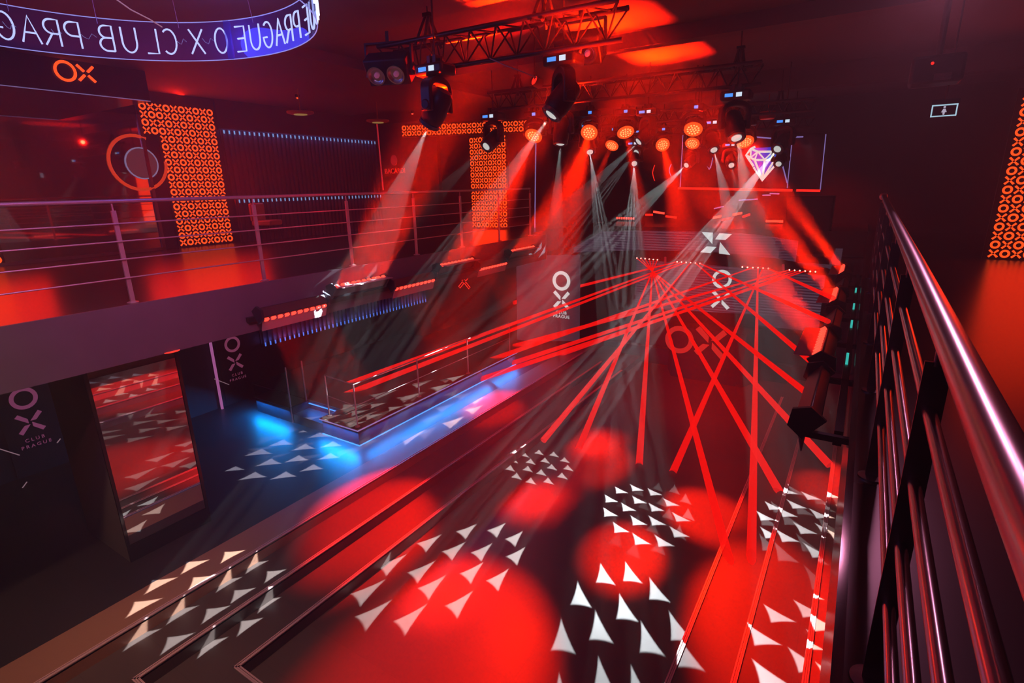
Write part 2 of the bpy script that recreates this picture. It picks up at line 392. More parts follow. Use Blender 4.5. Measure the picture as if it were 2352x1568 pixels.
truss('lighting_truss', 'rearmost dark lighting truss, over the performer booth', T4a, T4b, .2, (.1, .9))
# ---------------------------------------------------------------- moving heads
S = 1.03
def zceil(p): return ZC-.16 if (p.y < 5.6 or p.x < -7.5) else ZC
def yoke_mb(w, h, th):
    m = MB(); pts = []
    o_, i_ = w/2, w/2-.055
    N = 10
    for k in range(N+1):
        a = PI*k/N; pts.append((o_*math.cos(a) if 0 < k < N else o_*math.cos(a), -.0-(h*.42)+(h*.42)*math.sin(a)**.8))
    outer = [(o_, -h)]+pts+[(-o_, -h)]
    inner = [(-i_, -h)]
    for k in range(N, -1, -1):
        a = PI*k/N; inner.append((i_*math.cos(a), -(h*.42)+(h*.42-.07)*math.sin(a)**.8))
    inner.append((i_, -h))
    A = outer; B = inner[::-1]
    for sgn in (1,):
        V1 = [m.bm.verts.new((x, -th/2, z)) for x, z in A]; V2 = [m.bm.verts.new((x, -th/2, z)) for x, z in B]
        W1 = [m.bm.verts.new((x, th/2, z)) for x, z in A]; W2 = [m.bm.verts.new((x, th/2, z)) for x, z in B]
        n = len(A)
        for i in range(n-1):
            m.bm.faces.new((V1[i], V1[i+1], V2[i+1], V2[i])); m.bm.faces.new((W1[i+1], W1[i], W2[i], W2[i+1]))
            m.bm.faces.new((V1[i+1], V1[i], W1[i], W1[i+1])); m.bm.faces.new((V2[i], V2[i+1], W2[i+1], W2[i]))
        for i in (0, n-1): m.bm.faces.new((V1[i], V2[i], W2[i], W1[i]))
    for sx in (-1, 1): m.tube((sx*(i_-.03), 0, -h+.06), (sx*(o_+.012), 0, -h+.06), .055, n=18)
    return m
PROTO = {}
def head_parts(t, kind):
    """base with display, U yoke, head with lens; hung from z=0 downward, yoke pivot at z=-.40*S"""
    if kind not in PROTO:
        P = {}
        m = MB(); m.box((-.19, -.13, -.17), (.19, .13, -.05)); P['base'] = m.build('base', plastic, None, bevel=.03)
        m = MB(); m.box((-.06, -.06, -.05), (-.02, .06, .03)); m.box((.02, -.06, -.05), (.06, .06, .03)); m.box((-.09, -.02, -.05), (.09, .02, 0)); P['clamp'] = m.build('clamp', dark_metal, None)
        m = MB(); m.box((.02, -.136, -.135), (.09, -.128, -.085)); P['display'] = m.build('display', white_disp if kind == 'spot' else blue_disp, None)
        m = MB(); m.box((-.12, -.136, -.13), (-.02, -.128, -.09)); P['button_panel'] = m.build('button_panel', blue_disp if kind == 'spot' else dark_metal, None)
        if kind == 'spot':
            P['yoke'] = yoke_mb(.40, .36, .13).build('yoke', plastic, None, bevel=.012)
            m = MB(); m.lathe([(.02, .19), (.085, .18), (.115, .14), (.125, .05), (.13, -.05), (.125, -.14), (.105, -.19), (.10, -.2)]); P['head'] = m.build('head', plastic, None)
            m = MB(); m.lathe([(.098, -.17), (.118, -.185), (.118, -.22), (.10, -.232), (.075, -.226), (.06, -.212)]); P['lens_ring'] = m.build('lens_ring', lens_ring, None)
            m = MB(); m.lathe([(.064, -.20), (.064, -.222), (.04, -.232), (.004, -.235)]); P['lens'] = m.build('lens', white_lens, None)
        else:
            P['yoke'] = yoke_mb(.44, .32, .09).build('yoke', plastic, None, bevel=.012)
            m = MB(); m.lathe([(.03, .12), (.11, .11), (.15, .06), (.168, -.02), (.168, -.07), (.15, -.08)]); P['head'] = m.build('head', plastic, None)
            m = MB(); m.lathe([(.146, -.06), (.166, -.07), (.166, -.088), (.146, -.09)]); P['lens_ring'] = m.build('lens_ring', orange_rim, None)
            m = MB(); m.tube((0, 0, -.078), (0, 0, -.085), .147, n=28); P['face_plate'] = m.build('face_plate', emit('red_face', (1, .05, .01), .7), None)
            m = MB()
            for rr, n in ((0, 1), (.05, 6), (.1, 12)):
                for k in range(n):
                    a = 2*PI*k/n+.2; c = Vector((rr*math.cos(a), rr*math.sin(a), -.086)); m.tube(c, c+Vector((0, 0, -.008)), .0215, .017, n=6)
            P['lens'] = m.build('led_cluster', amber_led, None)
        PROTO[kind] = P
        P['first'] = True
    P = PROTO[kind]; out = {}
    first = P.pop('first', False)
    def use(k, par):
        o = P[k] if first else cp(P[k])
        o.parent = par; out[k] = o; return o
    b = use('base', t); b.scale = (S,)*3; use('display', b); use('button_panel', b)
    c = use('clamp', t); c.scale = (S,)*3
    y = use('yoke', t); y.scale = (S,)*3; y.location = (0, 0, -.165*S)
    h = use('head', t); h.scale = (S,)*3; h.location = (0, 0, -(.165+(.30 if kind == 'spot' else .26))*S)
    use('lens_ring', h); use('lens', h)
    if 'face_plate' in P: use('face_plate', h)
    return out
def aim_head(px, py, D, target, kind, label, group, rz=0):
    """lens centre seen at (px,py), D metres away, pointing to target"""
    lens = at(px, py, D); target = Vector(target); d = (target-lens).normalized()
    off = .225 if kind == 'spot' else .09
    piv = lens-d*off*S; dz = (.165+(.30 if kind == 'spot' else .26))*S
    loc = piv+Vector((0, 0, dz))
    t = thing('moving_head_spot' if kind == 'spot' else 'moving_head_wash', label, 'stage light', loc, rz, group)
    P = head_parts(t, kind)
    pan = math.atan2(d.y, d.x)+PI/2-rz             # yoke opening axis perpendicular to the tilt
    tilt = math.acos(max(-1, min(1, -d.z)))
    MB().tube((0, 0, -.01), (0, 0, zceil(loc)-loc.z), .011, n=8).build('suspension_pole', dark_metal, t)
    P['yoke'].rotation_euler = (0, 0, pan)
    # head local -Z turned onto d : tilt about local X after pan
    P['head'].rotation_euler = (Matrix.Rotation(pan, 3, 'Z') @ Matrix.Rotation(-tilt, 3, 'X')).to_euler()
    return t, P, d
GS = 'spot moving heads on the trusses'; GW = 'wash moving heads on the trusses'
#  (lens px, py, distance, target px, target py, target plane, pattern radius m, strength, label)
spots = [
 (1265, 265, 6.4, (505, 1345, Z0), .70, 1.1, 'large moving head hanging nearest the camera, its round lens facing down'),
 (1287, 332, 9.6, (1240, 1052, Z2), .62, 1.0, 'moving head with lit lens right behind and below the largest one'),
 (1355, 350, 12.4, (1475, 1175, Z3), .64, 1.0, 'spot head with a small lens below the leftmost frontal orange wash light'),
 (1457, 376, 14.3, (1430, 1490, Z3), .80, .5, 'lowest small round lens left of the middle, throwing a thin straight shaft'),
 (1640, 345, 12.3, (1850, 1190, Z1), .66, 1.0, 'moving head with red-lit yoke just left of the right-hand big moving head'),
 (1692, 318, 8.4, (1925, 1500, Z0), .85, .7, 'big moving head at the right end of the second truss'),
 (1461, 350, 15.0, (1005, 905, Z0+.33), .9, .2, 'small tilted moving head whose shaft runs down to the left'),
 (1466, 326, 11.0, (800, 962, Z0+.33), .8, .5, 'moving head on a red-lit arm, tilted left, with an elliptical lens'),
 (1576, 380, 15.6, (1005, 905, Z0+.33), .95, .8, 'far small spot head pointing left, alone in the middle gap'),
 (1680, 380, 15.0, (1862, 1215, Z1), .7, .08, 'small far lens left of the diamond neon, straight shaft below it'),
 (1785, 343, 12.0, (1040, 1300, Z3), .78, 1.9, 'moving head in front of the diamond neon with its base high above'),
 (1788, 377, 15.4, (1500, 1180, Z3), .6, .05, 'small lens touching the lower right edge of the diamond neon'),
 (1116, 337, 10.0, (805, 640, None), .33, .5, 'dark moving head in front of the T shaped pattern panel, lens turned left'),
 (985, 288, 6.7, (650, 1040, Z0), .98, 1.5, 'dark moving head seen from the side below the left end of the near truss'),
]
KW = 300
for (px, py, D, tg, rad, st, lb) in spots:
    T = onx(tg[0], tg[1], -6.3) if tg[2] is None else (Vector(tg) if abs(tg[0]) < 20 else onz(*tg))
    t, P, d = aim_head(px, py, D, T, 'spot', lb, GS)
    lens = at(px, py, D); thr = (T-lens).length
    half = math.atan(rad/thr)
    gobo_spot(P['head'], (0, 0, -.26), half, KW*st*thr*thr, roll=0)
washes = [
 (1225, 313, 11.3, (870, 1180, Z1), 6, 2.0, 'wash light at the left end of the row, glowing face seen edge on'),
 (1353, 305, 12.0, (1000, 1500, Z2), 7, 1.3, 'wash light with orange honeycomb face, left of the two facing the camera'),
 (1437, 305, 12.0, (1625, 1180, Z3), 4.5, 1.6, 'wash light with orange honeycomb face near the middle of the row'),
 (1405, 335, 15.0, (1130, 945, Z1), 4.5, .9, 'small far wash light seen edge on between two larger ones'),
 (1522, 333, 15.0, (1800, 1480, Z2), 4.6, 1.2, 'small far wash light with dotted orange face right of the red arm'),
 (1592, 298, 11.6, (1430, 1270, Z3), 4, .8, 'bright wash light with tilted honeycomb face above a white one'),
 (1590, 330, 15.0, (1370, 1060, Z3), 4, .5, 'pale white-faced wash light below the bright honeycomb one'),
 (1712, 327, 13.0, (1905, 1100, Z0), 4, .8, 'tilted orange wash light behind the right-hand big moving head'),
]
KR = 210
for (px, py, D, tg, hd, st, lb) in washes:
    T = onz(*tg)
    fl = at(px, py, D)
    vis = Vector((T.x, T.y, T.z))
    t, P, d = aim_head(px, py, D, vis, 'wash', lb, GW)
    thr = (T-fl).length
    l = light('SPOT', 'wash_spot', (0, 0, -.12), KR*st*thr*thr, (1, .011, 0), P['head'], spot_size=math.radians(2.5*hd), spot_blend=.85, shadow_soft_size=.05)
# two-lamp blinders
def blinder(px, py, D, label, rz, tilt):
    c = at(px, py, D)
    t = thing('twin_blinder', label, 'stage light', c, rz, 'twin blinder lamps')
    R = Matrix.Rotation(tilt, 3, 'X')
    def tf(m, name, mt, par=t, bev=0):
        for v in m.bm.verts: v.co = R @ v.co
        return m.build(name, mt, par, bevel=bev)
    m = MB(); m.box((-.26, -.02, -.14), (.26, .2, .16)); h = tf(m, 'housing', plastic, bev=.02)
    for sx in (-.12, .12):
        m = MB(); m.lathe([(.105, 0), (.105, .03), (.09, .03), (.06, -.01), (.02, -.02)], mtx=Matrix.Translation((sx, -.035, 0)) @ Matrix.Rotation(PI/2, 4, 'X'))
        l = tf(m, 'lamp', chrome, h)
        m = MB(); m.sph((sx, -.045, 0), .03); b_ = tf(m, 'bulb', pink_glow, h)
    m = MB(); m.box((-.29, .05, -.02), (-.27, .11, .34)); m.box((.27, .05, -.02), (.29, .11, .34)); m.box((-.29, .05, .32), (.29, .11, .34)); m.box((-.02, .06, .33), (.02, .1, .45)); m.build('bracket', dark_metal, t)
    return t
blinder(890, 168, 7.1, 'twin-lamp blinder at the left end of the near truss', .35, math.radians(35))
blinder(1327, 122, 6.7, 'twin-lamp blinder below the right half of the near truss', .1, math.radians(35))
# ---------------------------------------------------------------- left gallery railing
def left_rail():
    X = -6.52; ys = [-.4, 1.1, 2.6, 4.16, 5.65, 7.1, 8.4, 9.7, 11.0]
    t = thing('gallery_railing', 'long steel railing with five horizontal bars on the left gallery', 'railing', (X, 5, ZL))
    MB().path([(X, -1.8, -.07), (X, 11.0, -.06)], .021, 12).build('handrail', steel, t, world=True)
    for z in (-.29, -.47, -.655, -.85):
        MB().path([(X+.03, -1.8, z), (X+.03, 11.0, z)], .008, 8).build('rail', steel, t, world=True)
    for y in ys:
        m = MB(); m.box((X-.012, y-.022, ZL+.01), (X+.012, y+.022, -.16)); m.tube((X, y, -.17), (X, y, -.09), .008)
        p = m.build('post', steel, t, world=True)
        MB().lathe([(.055, 0), (.055, .006), (.03, .014), (.0, .014)], (X, y, ZL)).build('base_flange', steel, p, world=True)
left_rail()
# ---------------------------------------------------------------- right gallery railing
def right_rail():
    X = .19; ys = [.25, 1.52, 2.80, 4.08, 5.36, 6.64, 7.9, 9.1]
    t = thing('gallery_railing', 'steel railing with flat dark posts running away close beside the camera', 'railing', (X, 4, ZR))
    m = MB(); m.path([(X, -.6, -.365), (X, 2.6, -.315), (X, 9.2, -.24)], .030, 24); m.build('handrail', chrome, t, world=True)
    m = MB(); m.sph((X, 9.26, -.24), .05); lab(m.build('end_ball', steel, t, world=True), 'round steel ball closing the far end')
    for z in (-.53, -.72, -.90, -1.08):
        MB().path([(X, -.6, z), (X, 9.1, z)], .0145, 12).build('rail', chrome, t, world=True)
    for y in ys:
        m = MB(); m.box((X-.026, y-.005, ZR+.01), (X+.026, y+.005, -.43+.013*y)); m.tube((X, y, -.44+.013*y), (X, y, -.34+.011*y), .010)
        p = m.build('post', postblk, t, world=True)
        MB().lathe([(.055, 0), (.055, .008), (.03, .016), (.0, .016)], (X, y, ZR)).build('base_flange', chrome, p, world=True)
right_rail()
# ---------------------------------------------------------------- side podium with blue light
ZP = Z0+.33
def podium():
    t = thing('dance_podium', 'low dark podium edged with blue light on the left of the dance floor', 'podium', (-8.5, 8.4, Z0))
    m = MB(); m.box((-8.02, 5.86, Z0+.02), (-7.06, 11.1, ZP-.03)); m.box((-10.95, 6.35, Z0+.02), (-8.0, 11.1, ZP-.03)); m.build('base', gloss_blk, t, world=True, smooth=False)
    m = MB(); m.box((-8.05, 5.82, ZP-.03), (-7.02, 11.12, ZP)); m.box((-10.95, 6.32, ZP-.03), (-8.05, 11.12, ZP)); m.build('deck', floor_m, t, world=True, smooth=False)
    m = MB(); m.box((-7.02, 5.81, ZP-.028), (-7.012, 11.12, ZP-.008)); m.box((-8.05, 5.812, ZP-.028), (-7.012, 5.82, ZP-.008)); m.build('led_edge', violet, t, world=True, smooth=False)
    m = MB(); m.box((-7.05, 5.84, Z0+.0), (-7.04, 11.1, Z0+.02)); m.box((-8.04, 5.84, Z0), (-7.04, 5.85, Z0+.02)); m.build('led_strip', blue_strip, t, world=True, smooth=False)
    light('AREA', 'podium_glow', (-6.99, 8.5, ZP-.05), 90, (.0, .28, 1), t, shape='RECTANGLE', size=.05, size_y=5.1)
    L = bpy.data.objects['podium_glow']; L.location = Vector((-6.99, 8.5, ZP-.05))-t.location; L.rotation_euler = (0, math.radians(-28), 0)
    L2 = light('AREA', 'podium_glow', Vector((-7.55, 5.80, ZP-.05))-t.location, 40, (.0, .28, 1), t, shape='RECTANGLE', size=1.0, size_y=.05)
    L2.rotation_euler = (math.radians(-30), 0, 0)
podium()
def podium_rail():
    t = thing('podium_railing', 'thin steel railing with one middle bar around the blue-lit podium', 'railing', (-7.55, 8.4, ZP))
    h = .80; c = [(-7.98, 6.0), (-7.13, 5.92), (-7.13, 10.95)]
    m = MB(); m.path([(x, y, ZP+h) for x, y in c], .012, 10); m.build('handrail', steel, t, world=True)
    m = MB(); m.path([(x, y, ZP+h*.5) for x, y in c], .008, 8); m.build('rail', steel, t, world=True)
    for x, y in ((-7.98, 6.0), (-7.13, 5.92), (-7.13, 7.55), (-7.13, 9.2), (-7.13, 10.95)):
        m = MB(); m.tube((x, y, ZP), (x, y, ZP+h), .014); p = m.build('post', steel, t, world=True)
        MB().tube((x, y, ZP), (x, y, ZP+.012), .045, n=16).build('base_flange', steel, p, world=True)
podium_rail()
def box_step():
    t = thing('podium_step', 'shallow blue-lit step recess beside the podium corner', 'step', (-8.5, 6.0, Z0))
    m = MB(); m.box((-8.95, 5.9, Z0), (-8.08, 6.3, Z0+.18)); m.build('tread', floor_m, t, world=True, smooth=False)
    m = MB(); m.box((-8.93, 6.27, Z0+.18), (-8.08, 6.3, ZP-.01)); m.box((-8.98, 5.9, Z0+.18), (-8.95, 6.3, ZP)); m.build('riser', gloss_blk, t, world=True, smooth=False)
    m = MB(); m.box((-8.93, 6.255, ZP-.05), (-8.08, 6.268, ZP-.035)); m.build('led_strip', blue_strip, t, world=True, smooth=False)
    l = light('AREA', 'step_glow', Vector((-8.5, 6.2, ZP+.02))-t.location, 5, (.0, .2, 1), t, shape='RECTANGLE', size=.8, size_y=.05)
box_step()
def side_box():
    t = thing('low_platform', 'low dark platform with blue glowing front, left of the podium step', 'platform', (-9.9, 6.1, Z0))
    m = MB(); m.box((-10.13, 5.88, Z0), (-9.0, 6.30, ZP-.02)); m.build('body', gloss_blk, t, world=True, smooth=False)
    m = MB(); m.box((-10.15, 5.85, ZP-.02), (-8.99, 6.30, ZP)); m.build('top', floor_m, t, world=True, smooth=False)
    l = light('AREA', 'platform_glow', Vector((-9.6, 5.83, ZP-.06))-t.location, 36, (.0, .28, 1), t, shape='RECTANGLE', size=1.1, size_y=.04); l.rotation_euler = (math.radians(-30), 0, 0)
side_box()
for k, (x, y, z1, lb) in enumerate(((-9.0, 5.9, -3.27, 'thin steel post standing left of the podium step'), (-9.02, 6.28, -3.25, 'thin steel post standing just behind the podium step'))):
    m = MB(); m.tube((x, y, Z0), (x, y, z1), .017); m.sph((x, y, z1), .017); tag(m.build('steel_post', steel, None), lb, 'post', 'step posts')
m = MB(); m.box((-10.93, 5.55, -4.62+.22), (-10.89, 5.59, -2.93)); tag(m.build('corner_light_profile', emit('pink_blue_tube', (.45, .12, .35), .8), None), 'tall thin pink lit profile at the wall between banner and pillar', 'light tube')
# ---------------------------------------------------------------- mirror clad pillar
def pillar():
    t = thing('mirror_pillar', 'square pillar under the left gallery with a tall mirror facing the floor', 'pillar', (-7.7, 2.7, Z0))
    m = MB(); m.box((-8.33, 2.2, Z0), (-7.14, 3.21, -1.69)); m.build('body', stone_m, t, world=True, smooth=False)
    m = MB(); m.box((-7.14, 2.24, -4.17), (-7.128, 3.17, -2.0)); m.build('mirror', mirror_m, t, world=True, smooth=False)
    m = MB(); m.box((-7.14, 2.2, Z0), (-7.115, 3.21, -4.18)); m.box((-7.14, 3.175, -4.18), (-7.115, 3.21, -1.7)); m.box((-7.14, 2.2, -4.18), (-7.115, 2.232, -1.7)); m.build('frame', gloss_blk, t, world=True, smooth=False)
pillar()
# ---------------------------------------------------------------- O X pattern panels
def ox_panel(t, o, ux, uz, nx, nz, c, m_):
    """one mesh of alternating rings and crosses; o = lower left corner, c = cell"""
    n = Vector(ux).cross(Vector(uz)).normalized(); ux = Vector(ux).normalized(); uz = Vector(uz).normalized()
    m = MB()
    for j in range(nz):
        for i in range(nx):
            q = Vector(o)+ux*c*(i+.5)+uz*c*(j+.5)
            if (i+j) % 2: m.ring(q, c*.24, c*.46, ux, uz, n*.004, n=20)
            else:
                for a in (45, 135, 225, 315):
                    d = ux*math.cos(math.radians(a))+uz*math.sin(math.radians(a)); p = ux*-math.sin(math.radians(a))+uz*math.cos(math.radians(a))
                    m.prism([q+d*c*.09+p*c*.08, q+d*c*.56+p*c*.11, q+d*c*.56-p*c*.11, q+d*c*.09-p*c*.08], n*.004)
    return m.build('lit_pattern', m_, t, world=True, smooth=False)
def panel_glow(t, c, n, sx, sz, power, col=(1, .012, .003)):
    l = light('AREA', 'panel_glow', Vector(c)-t.location, power, col, t, shape='RECTANGLE', size=sx, size_y=sz)
    l.rotation_euler = (Vector(n).to_track_quat('-Z', 'Z')).to_euler(); return l
c_ = .148
t = thing('pattern_wall_panel', 'tall backlit orange panel of circles and crosses on the left gallery', 'light panel', (-12.15, 6.5, ZL))
m = MB(); m.box((-12.21, 5.93, ZL), (-12.165, 7.16, 1.78)); m.box((-12.21, 5.62, 1.15), (-12.165, 5.93, 1.78)); m.build('backing', sign_face, t, world=True, smooth=False)
ox_panel(t, (-12.163, 5.955, ZL+.03), (0, 1, 0), (0, 0, 1), 8, 19, c_, orange)
ox_panel(t, (-12.163, 5.955-2*c_, ZL+.03+15*c_), (0, 1, 0), (0, 0, 1), 2, 4, c_, orange)
panel_glow(t, (-12.13, 6.55, .3), (1, 0, 0), 1.1, 2.7, 40)
panel_glow(t, (-12.05, 6.4, 1.82), (.5, -.2, 1), 1.1, .06, 6)
t = thing('pattern_wall_panel', 'T shaped backlit orange panel of circles and crosses behind the railing', 'light panel', (-8.7, 12.6, ZL))
m = MB(); m.box((-9.33, 12.5, ZL), (-8.08, 12.56, 1.32)); m.build('backing', sign_face, t, world=True, smooth=False)
ox_panel(t, (-9.3, 12.495, ZL+.03), (1, 0, 0), (0, 0, 1), 8, 16, c_, orange)
t0 = t
yq = onx(8, 612, -12.2).y
t = thing('pattern_wall_panel', 'sliver of a backlit pattern panel at the far left image edge', 'light panel', (-12.15, yq-.6, ZL))
m = MB(); m.box((-12.21, yq-1.2, ZL), (-12.165, yq+.03, 1.3)); m.build('backing', sign_face, t, world=True, smooth=False)
ox_panel(t, (-12.163, yq-8*c_, ZL+.03), (0, 1, 0), (0, 0, 1), 8, 16, c_, orange)
panel_glow(t, (-12.13, yq-.6, .0), (1, 0, 0), 1.1, 2.3, 30)
t = t0
hu = Vector((3.3, 1.35, 0)).normalized(); hs = Vector((-11.55, 12.3, 1.44))
m = MB(); m.prism([hs+hu*-.03+Vector((0, .04, -.03)), hs+hu*3.75+Vector((0, .04, -.03)), hs+hu*3.75+Vector((0, .04, .34)), hs+hu*-.03+Vector((0, .04, .34))], (0, .05, 0)); m.build('header', sign_face, t, world=True, smooth=False)
ox_panel(t, hs, hu, (0, 0, 1), 25, 2, c_, orange)
panel_glow(t, (-8.7, 12.45, .1), (0, -1, 0), 1.1, 2.3, 30)
t = thing('pattern_wall_panel', 'backlit orange panel of circles and crosses at the right image edge', 'light panel', (2.45, 12.15, ZR))
m = MB(); m.box((1.79, 12.1, ZR), (3.1, 12.16, 1.32)); m.build('backing', sign_face, t, world=True, smooth=False)
ox_panel(t, (1.85, 12.095, ZR+.02), (1, 0, 0), (0, 0, 1), 8, 17, c_, orange)
m = MB()
for k in range(6): m.box((1.86+.1*k, 12.05, .4-.02*k), (1.93+.1*k, 12.06, .62-.03*k))
panel_glow(t, (2.45, 12.05, 0), (0, -1, 0), 1.1, 2.4, 14); m.bm.free()
# ---------------------------------------------------------------- left wall: bulkhead with neon, smoked mirror, fluted wall
b = MB(); b.box((-12.2, -2, 1.48), (-10.3, 5.0, ZC)); struct('wall_bulkhead', b, gloss_blk, smooth=False)
b = MB(); b.box((-10.3, -2, 1.475), (-10.285, 5.0, 1.487)); struct('trim_7', b, emit('dim_violet', (.25, .2, .5), .5), smooth=False)
def neon_ox():
    P = lambda x, y: onx(x, y, -10.27)
    c = P(150, 163); t = thing('neon_sign', 'orange neon OX letters on the dark bulkhead at top left', 'neon sign', c)
    r = (P(150, 143)-P(150, 184)).length/2; ry = abs((P(171, 165)-P(126, 165)).y)/2
    MB().path([c+Vector((0, ry*math.cos(a), r*math.sin(a))) for a in [2*PI*k/24 for k in range(24)]], .02, 8, closed=True).build('neon_letter', orange, t, world=True)
    c2 = P(198, 169)
    m = MB()
    for a in (45, 135, 225, 315):
        d = Vector((0, math.cos(math.radians(a)), math.sin(math.radians(a)))); d.y *= ry/r; m.path([c2+d*.035, c2+d*r*1.2], .02, 8)
    m.build('neon_letter', orange, t, world=True)
neon_ox()
t = thing('wall_mirror', 'large smoked wall mirror left of the tall pattern panel, reflecting the hall', 'mirror', (-12.2, 4.1, ZL))
m = MB(); m.box((-12.21, 2.55, ZL+.05), (-12.18, 5.6, 1.48)); m.build('mirror_glass', dmirror_m, t, world=True, smooth=False)
m = MB(); m.box((-12.21, 2.45, ZL), (-12.14, 2.55, 1.48)); m.box((-12.21, 5.6, ZL), (-12.14, 5.66, 1.48)); m.box((-12.21, 2.45, ZL), (-12.14, 5.66, ZL+.05)); m.build('frame', postblk, t, world=True, smooth=False)
def ring_reflection():
    c = onx(318, 374, -12.165); c2 = onx(326, 375, -12.172)
    t = thing('ring_reflection', 'reflection of a thick orange ring and violet-rimmed disc, modelled on the smoked mirror', 'reflection', c)  # mirrored ring modelled as a glowing object on the glass
    r = abs((onx(318, 312, -12.165)-onx(318, 436, -12.165)).z)/2
    MB().path([c+Vector((0, r*math.cos(a), r*math.sin(a))) for a in [PI*.36+2*PI*.83*k/30 for k in range(31)]], .03, 8).build('ring', emit('soft_orange_ring', (1, .06, .012), .6), t, world=True)
    m = MB(); m.ring(c2, .0, r*.58, (0, 1, 0), (0, 0, 1), (.004, 0, 0)); d = m.build('disc', emit('violet_disc', (.14, .04, .06), .5), t, world=True, smooth=False)
    m = MB(); m.ring(c2, r*.55, r*.6, (0, 1, 0), (0, 0, 1), (.006, 0, 0)); m.build('rim', emit('violet_rim', (.35, .3, .55), .5), d, world=True, smooth=False)
ring_reflection()
b = MB(); b.box((-12.3, 7.2, 1.32), (-12.14, 11.9, ZC)); struct('wall_flute_header', b, black_wall, smooth=False)
def fluted(name, label, x, y0, y1, z0, z1, zl, n, lit, up, power, col=(.08, .25, 1)):
    t = thing(name, label, 'wall panel', (x, (y0+y1)/2, z0))
    m = MB(); m.box((x-.05, y0, z0), (x, y1, z1))
    st = (y1-y0)/n
    for k in range(n):
        y = y0+st*(k+.5); m.box((x, y-st*.22, z0), (x+.05, y+st*.22, z1))
    m.build('fluting', flute_m, t, world=True, smooth=False, kind='stuff')
    m = MB()
    for k in range(n):
        y = y0+st*(k+.5); m.box((x+.052, y-st*.12, zl), (x+.058, y+st*.12, zl+(-.07 if up else .085)))
    m.build('led_row', lit, t, world=True, smooth=False)
    l = light('AREA', 'flute_glow', Vector((x+.12, (y0+y1)/2, zl+(.0 if up else .1)))-t.location, power, col, t, shape='RECTANGLE', size=.06, size_y=y1-y0)
    l.rotation_euler = (0, math.radians(35) if up else math.radians(180-35), 0)
blue_tip = emit('blue_tip', (.25, .5, .9), .7)
fluted('fluted_wall', 'dark fluted wall topped by a row of pale blue lights on the left gallery', -12.2, 7.25, 11.85, -.12, 1.32, 1.31, 38, blue_tip, True, 5)
fluted('fluted_counter', 'dark fluted counter front with blue dots under its top, upper left gallery', -12.1, 7.3, 11.8, ZL, -.16, -.17, 38, blue_tip, True, 1)
fluted('fluted_wall', 'dark fluted lower wall with a row of blue flame-like lights below the gallery', -10.97, 6.7, 12.2, -3.34, -1.7, -3.33, 44, emit('blue_flame', (.08, .22, .95), 1.0), False, 6, (.15, .2, 1))
# wall banners with the emblem on the lower left wall
def wall_emblem(label, x, y, z, s, m_):
    t = thing('wall_banner', label, 'banner', (x, y, z))
    m = MB(); m.box((x, y-.34, z-1.45), (x+.01, y+.34, z+.5)); m.build('panel', black, t, world=True, smooth=False)
    X = x+.012
    MB().ring((X, y, z+s*.55), s*.29, s*.43, (0, 1, 0), (0, 0, 1), (.004, 0, 0)).build('ring_emblem', m_, t, world=True, smooth=False)
    m = MB(); emblem_x(m, (X, y, z-s*.45), s*.42, (0, 1, 0), (0, 0, 1), (.004, 0, 0)); m.build('cross_emblem', m_, t, world=True, smooth=False)
    text_mesh('lettering', 'CLUB', s*.19, m_, t, (X, y, z-s*1.13), (0, 1, 0), (0, 0, 1), 1.5)
    text_mesh('lettering', 'PRAGUE', s*.19, m_, t, (X, y, z-s*1.38), (0, 1, 0), (0, 0, 1), 1.5)
wall_emblem('dark banner with pink emblem at far left, beside the grey pillar', -10.99, 2.55, -3.34, .42, pink_glow)
wall_emblem('dark banner with pink emblem above the blue-lit platform', -10.99, 6.05, -3.33, .40, pink_glow)
for k, (a, b_, X, lb) in enumerate((((1448/2.94, 870), (526, 883), -10.9, 'short thin pale wall rod right of the tall lit profile, upper one'), ((518, 955), (534, 932), -10.9, 'short slanted pale rod at the foot of the tall lit profile'),
        ((0, 1031), (45, 1045), -10.6, 'thin pale rod at the far left image edge'), ((22, 1160), (62, 1106), -10.6, 'thin slanted pale rod low on the dark left wall'), ((131, 1017), (139, 1007), -10.6, 'tiny pale rod right of the far left banner'))):
    MB_ = MB(); MB_.path([onx(*a, X), onx(*b_, X)], .008, 6); tag(MB_.build('light_rod', emit('dim_rod', (.35, .2, .25), .6), None), lb, 'light rod', 'thin light rods on the lower left wall')
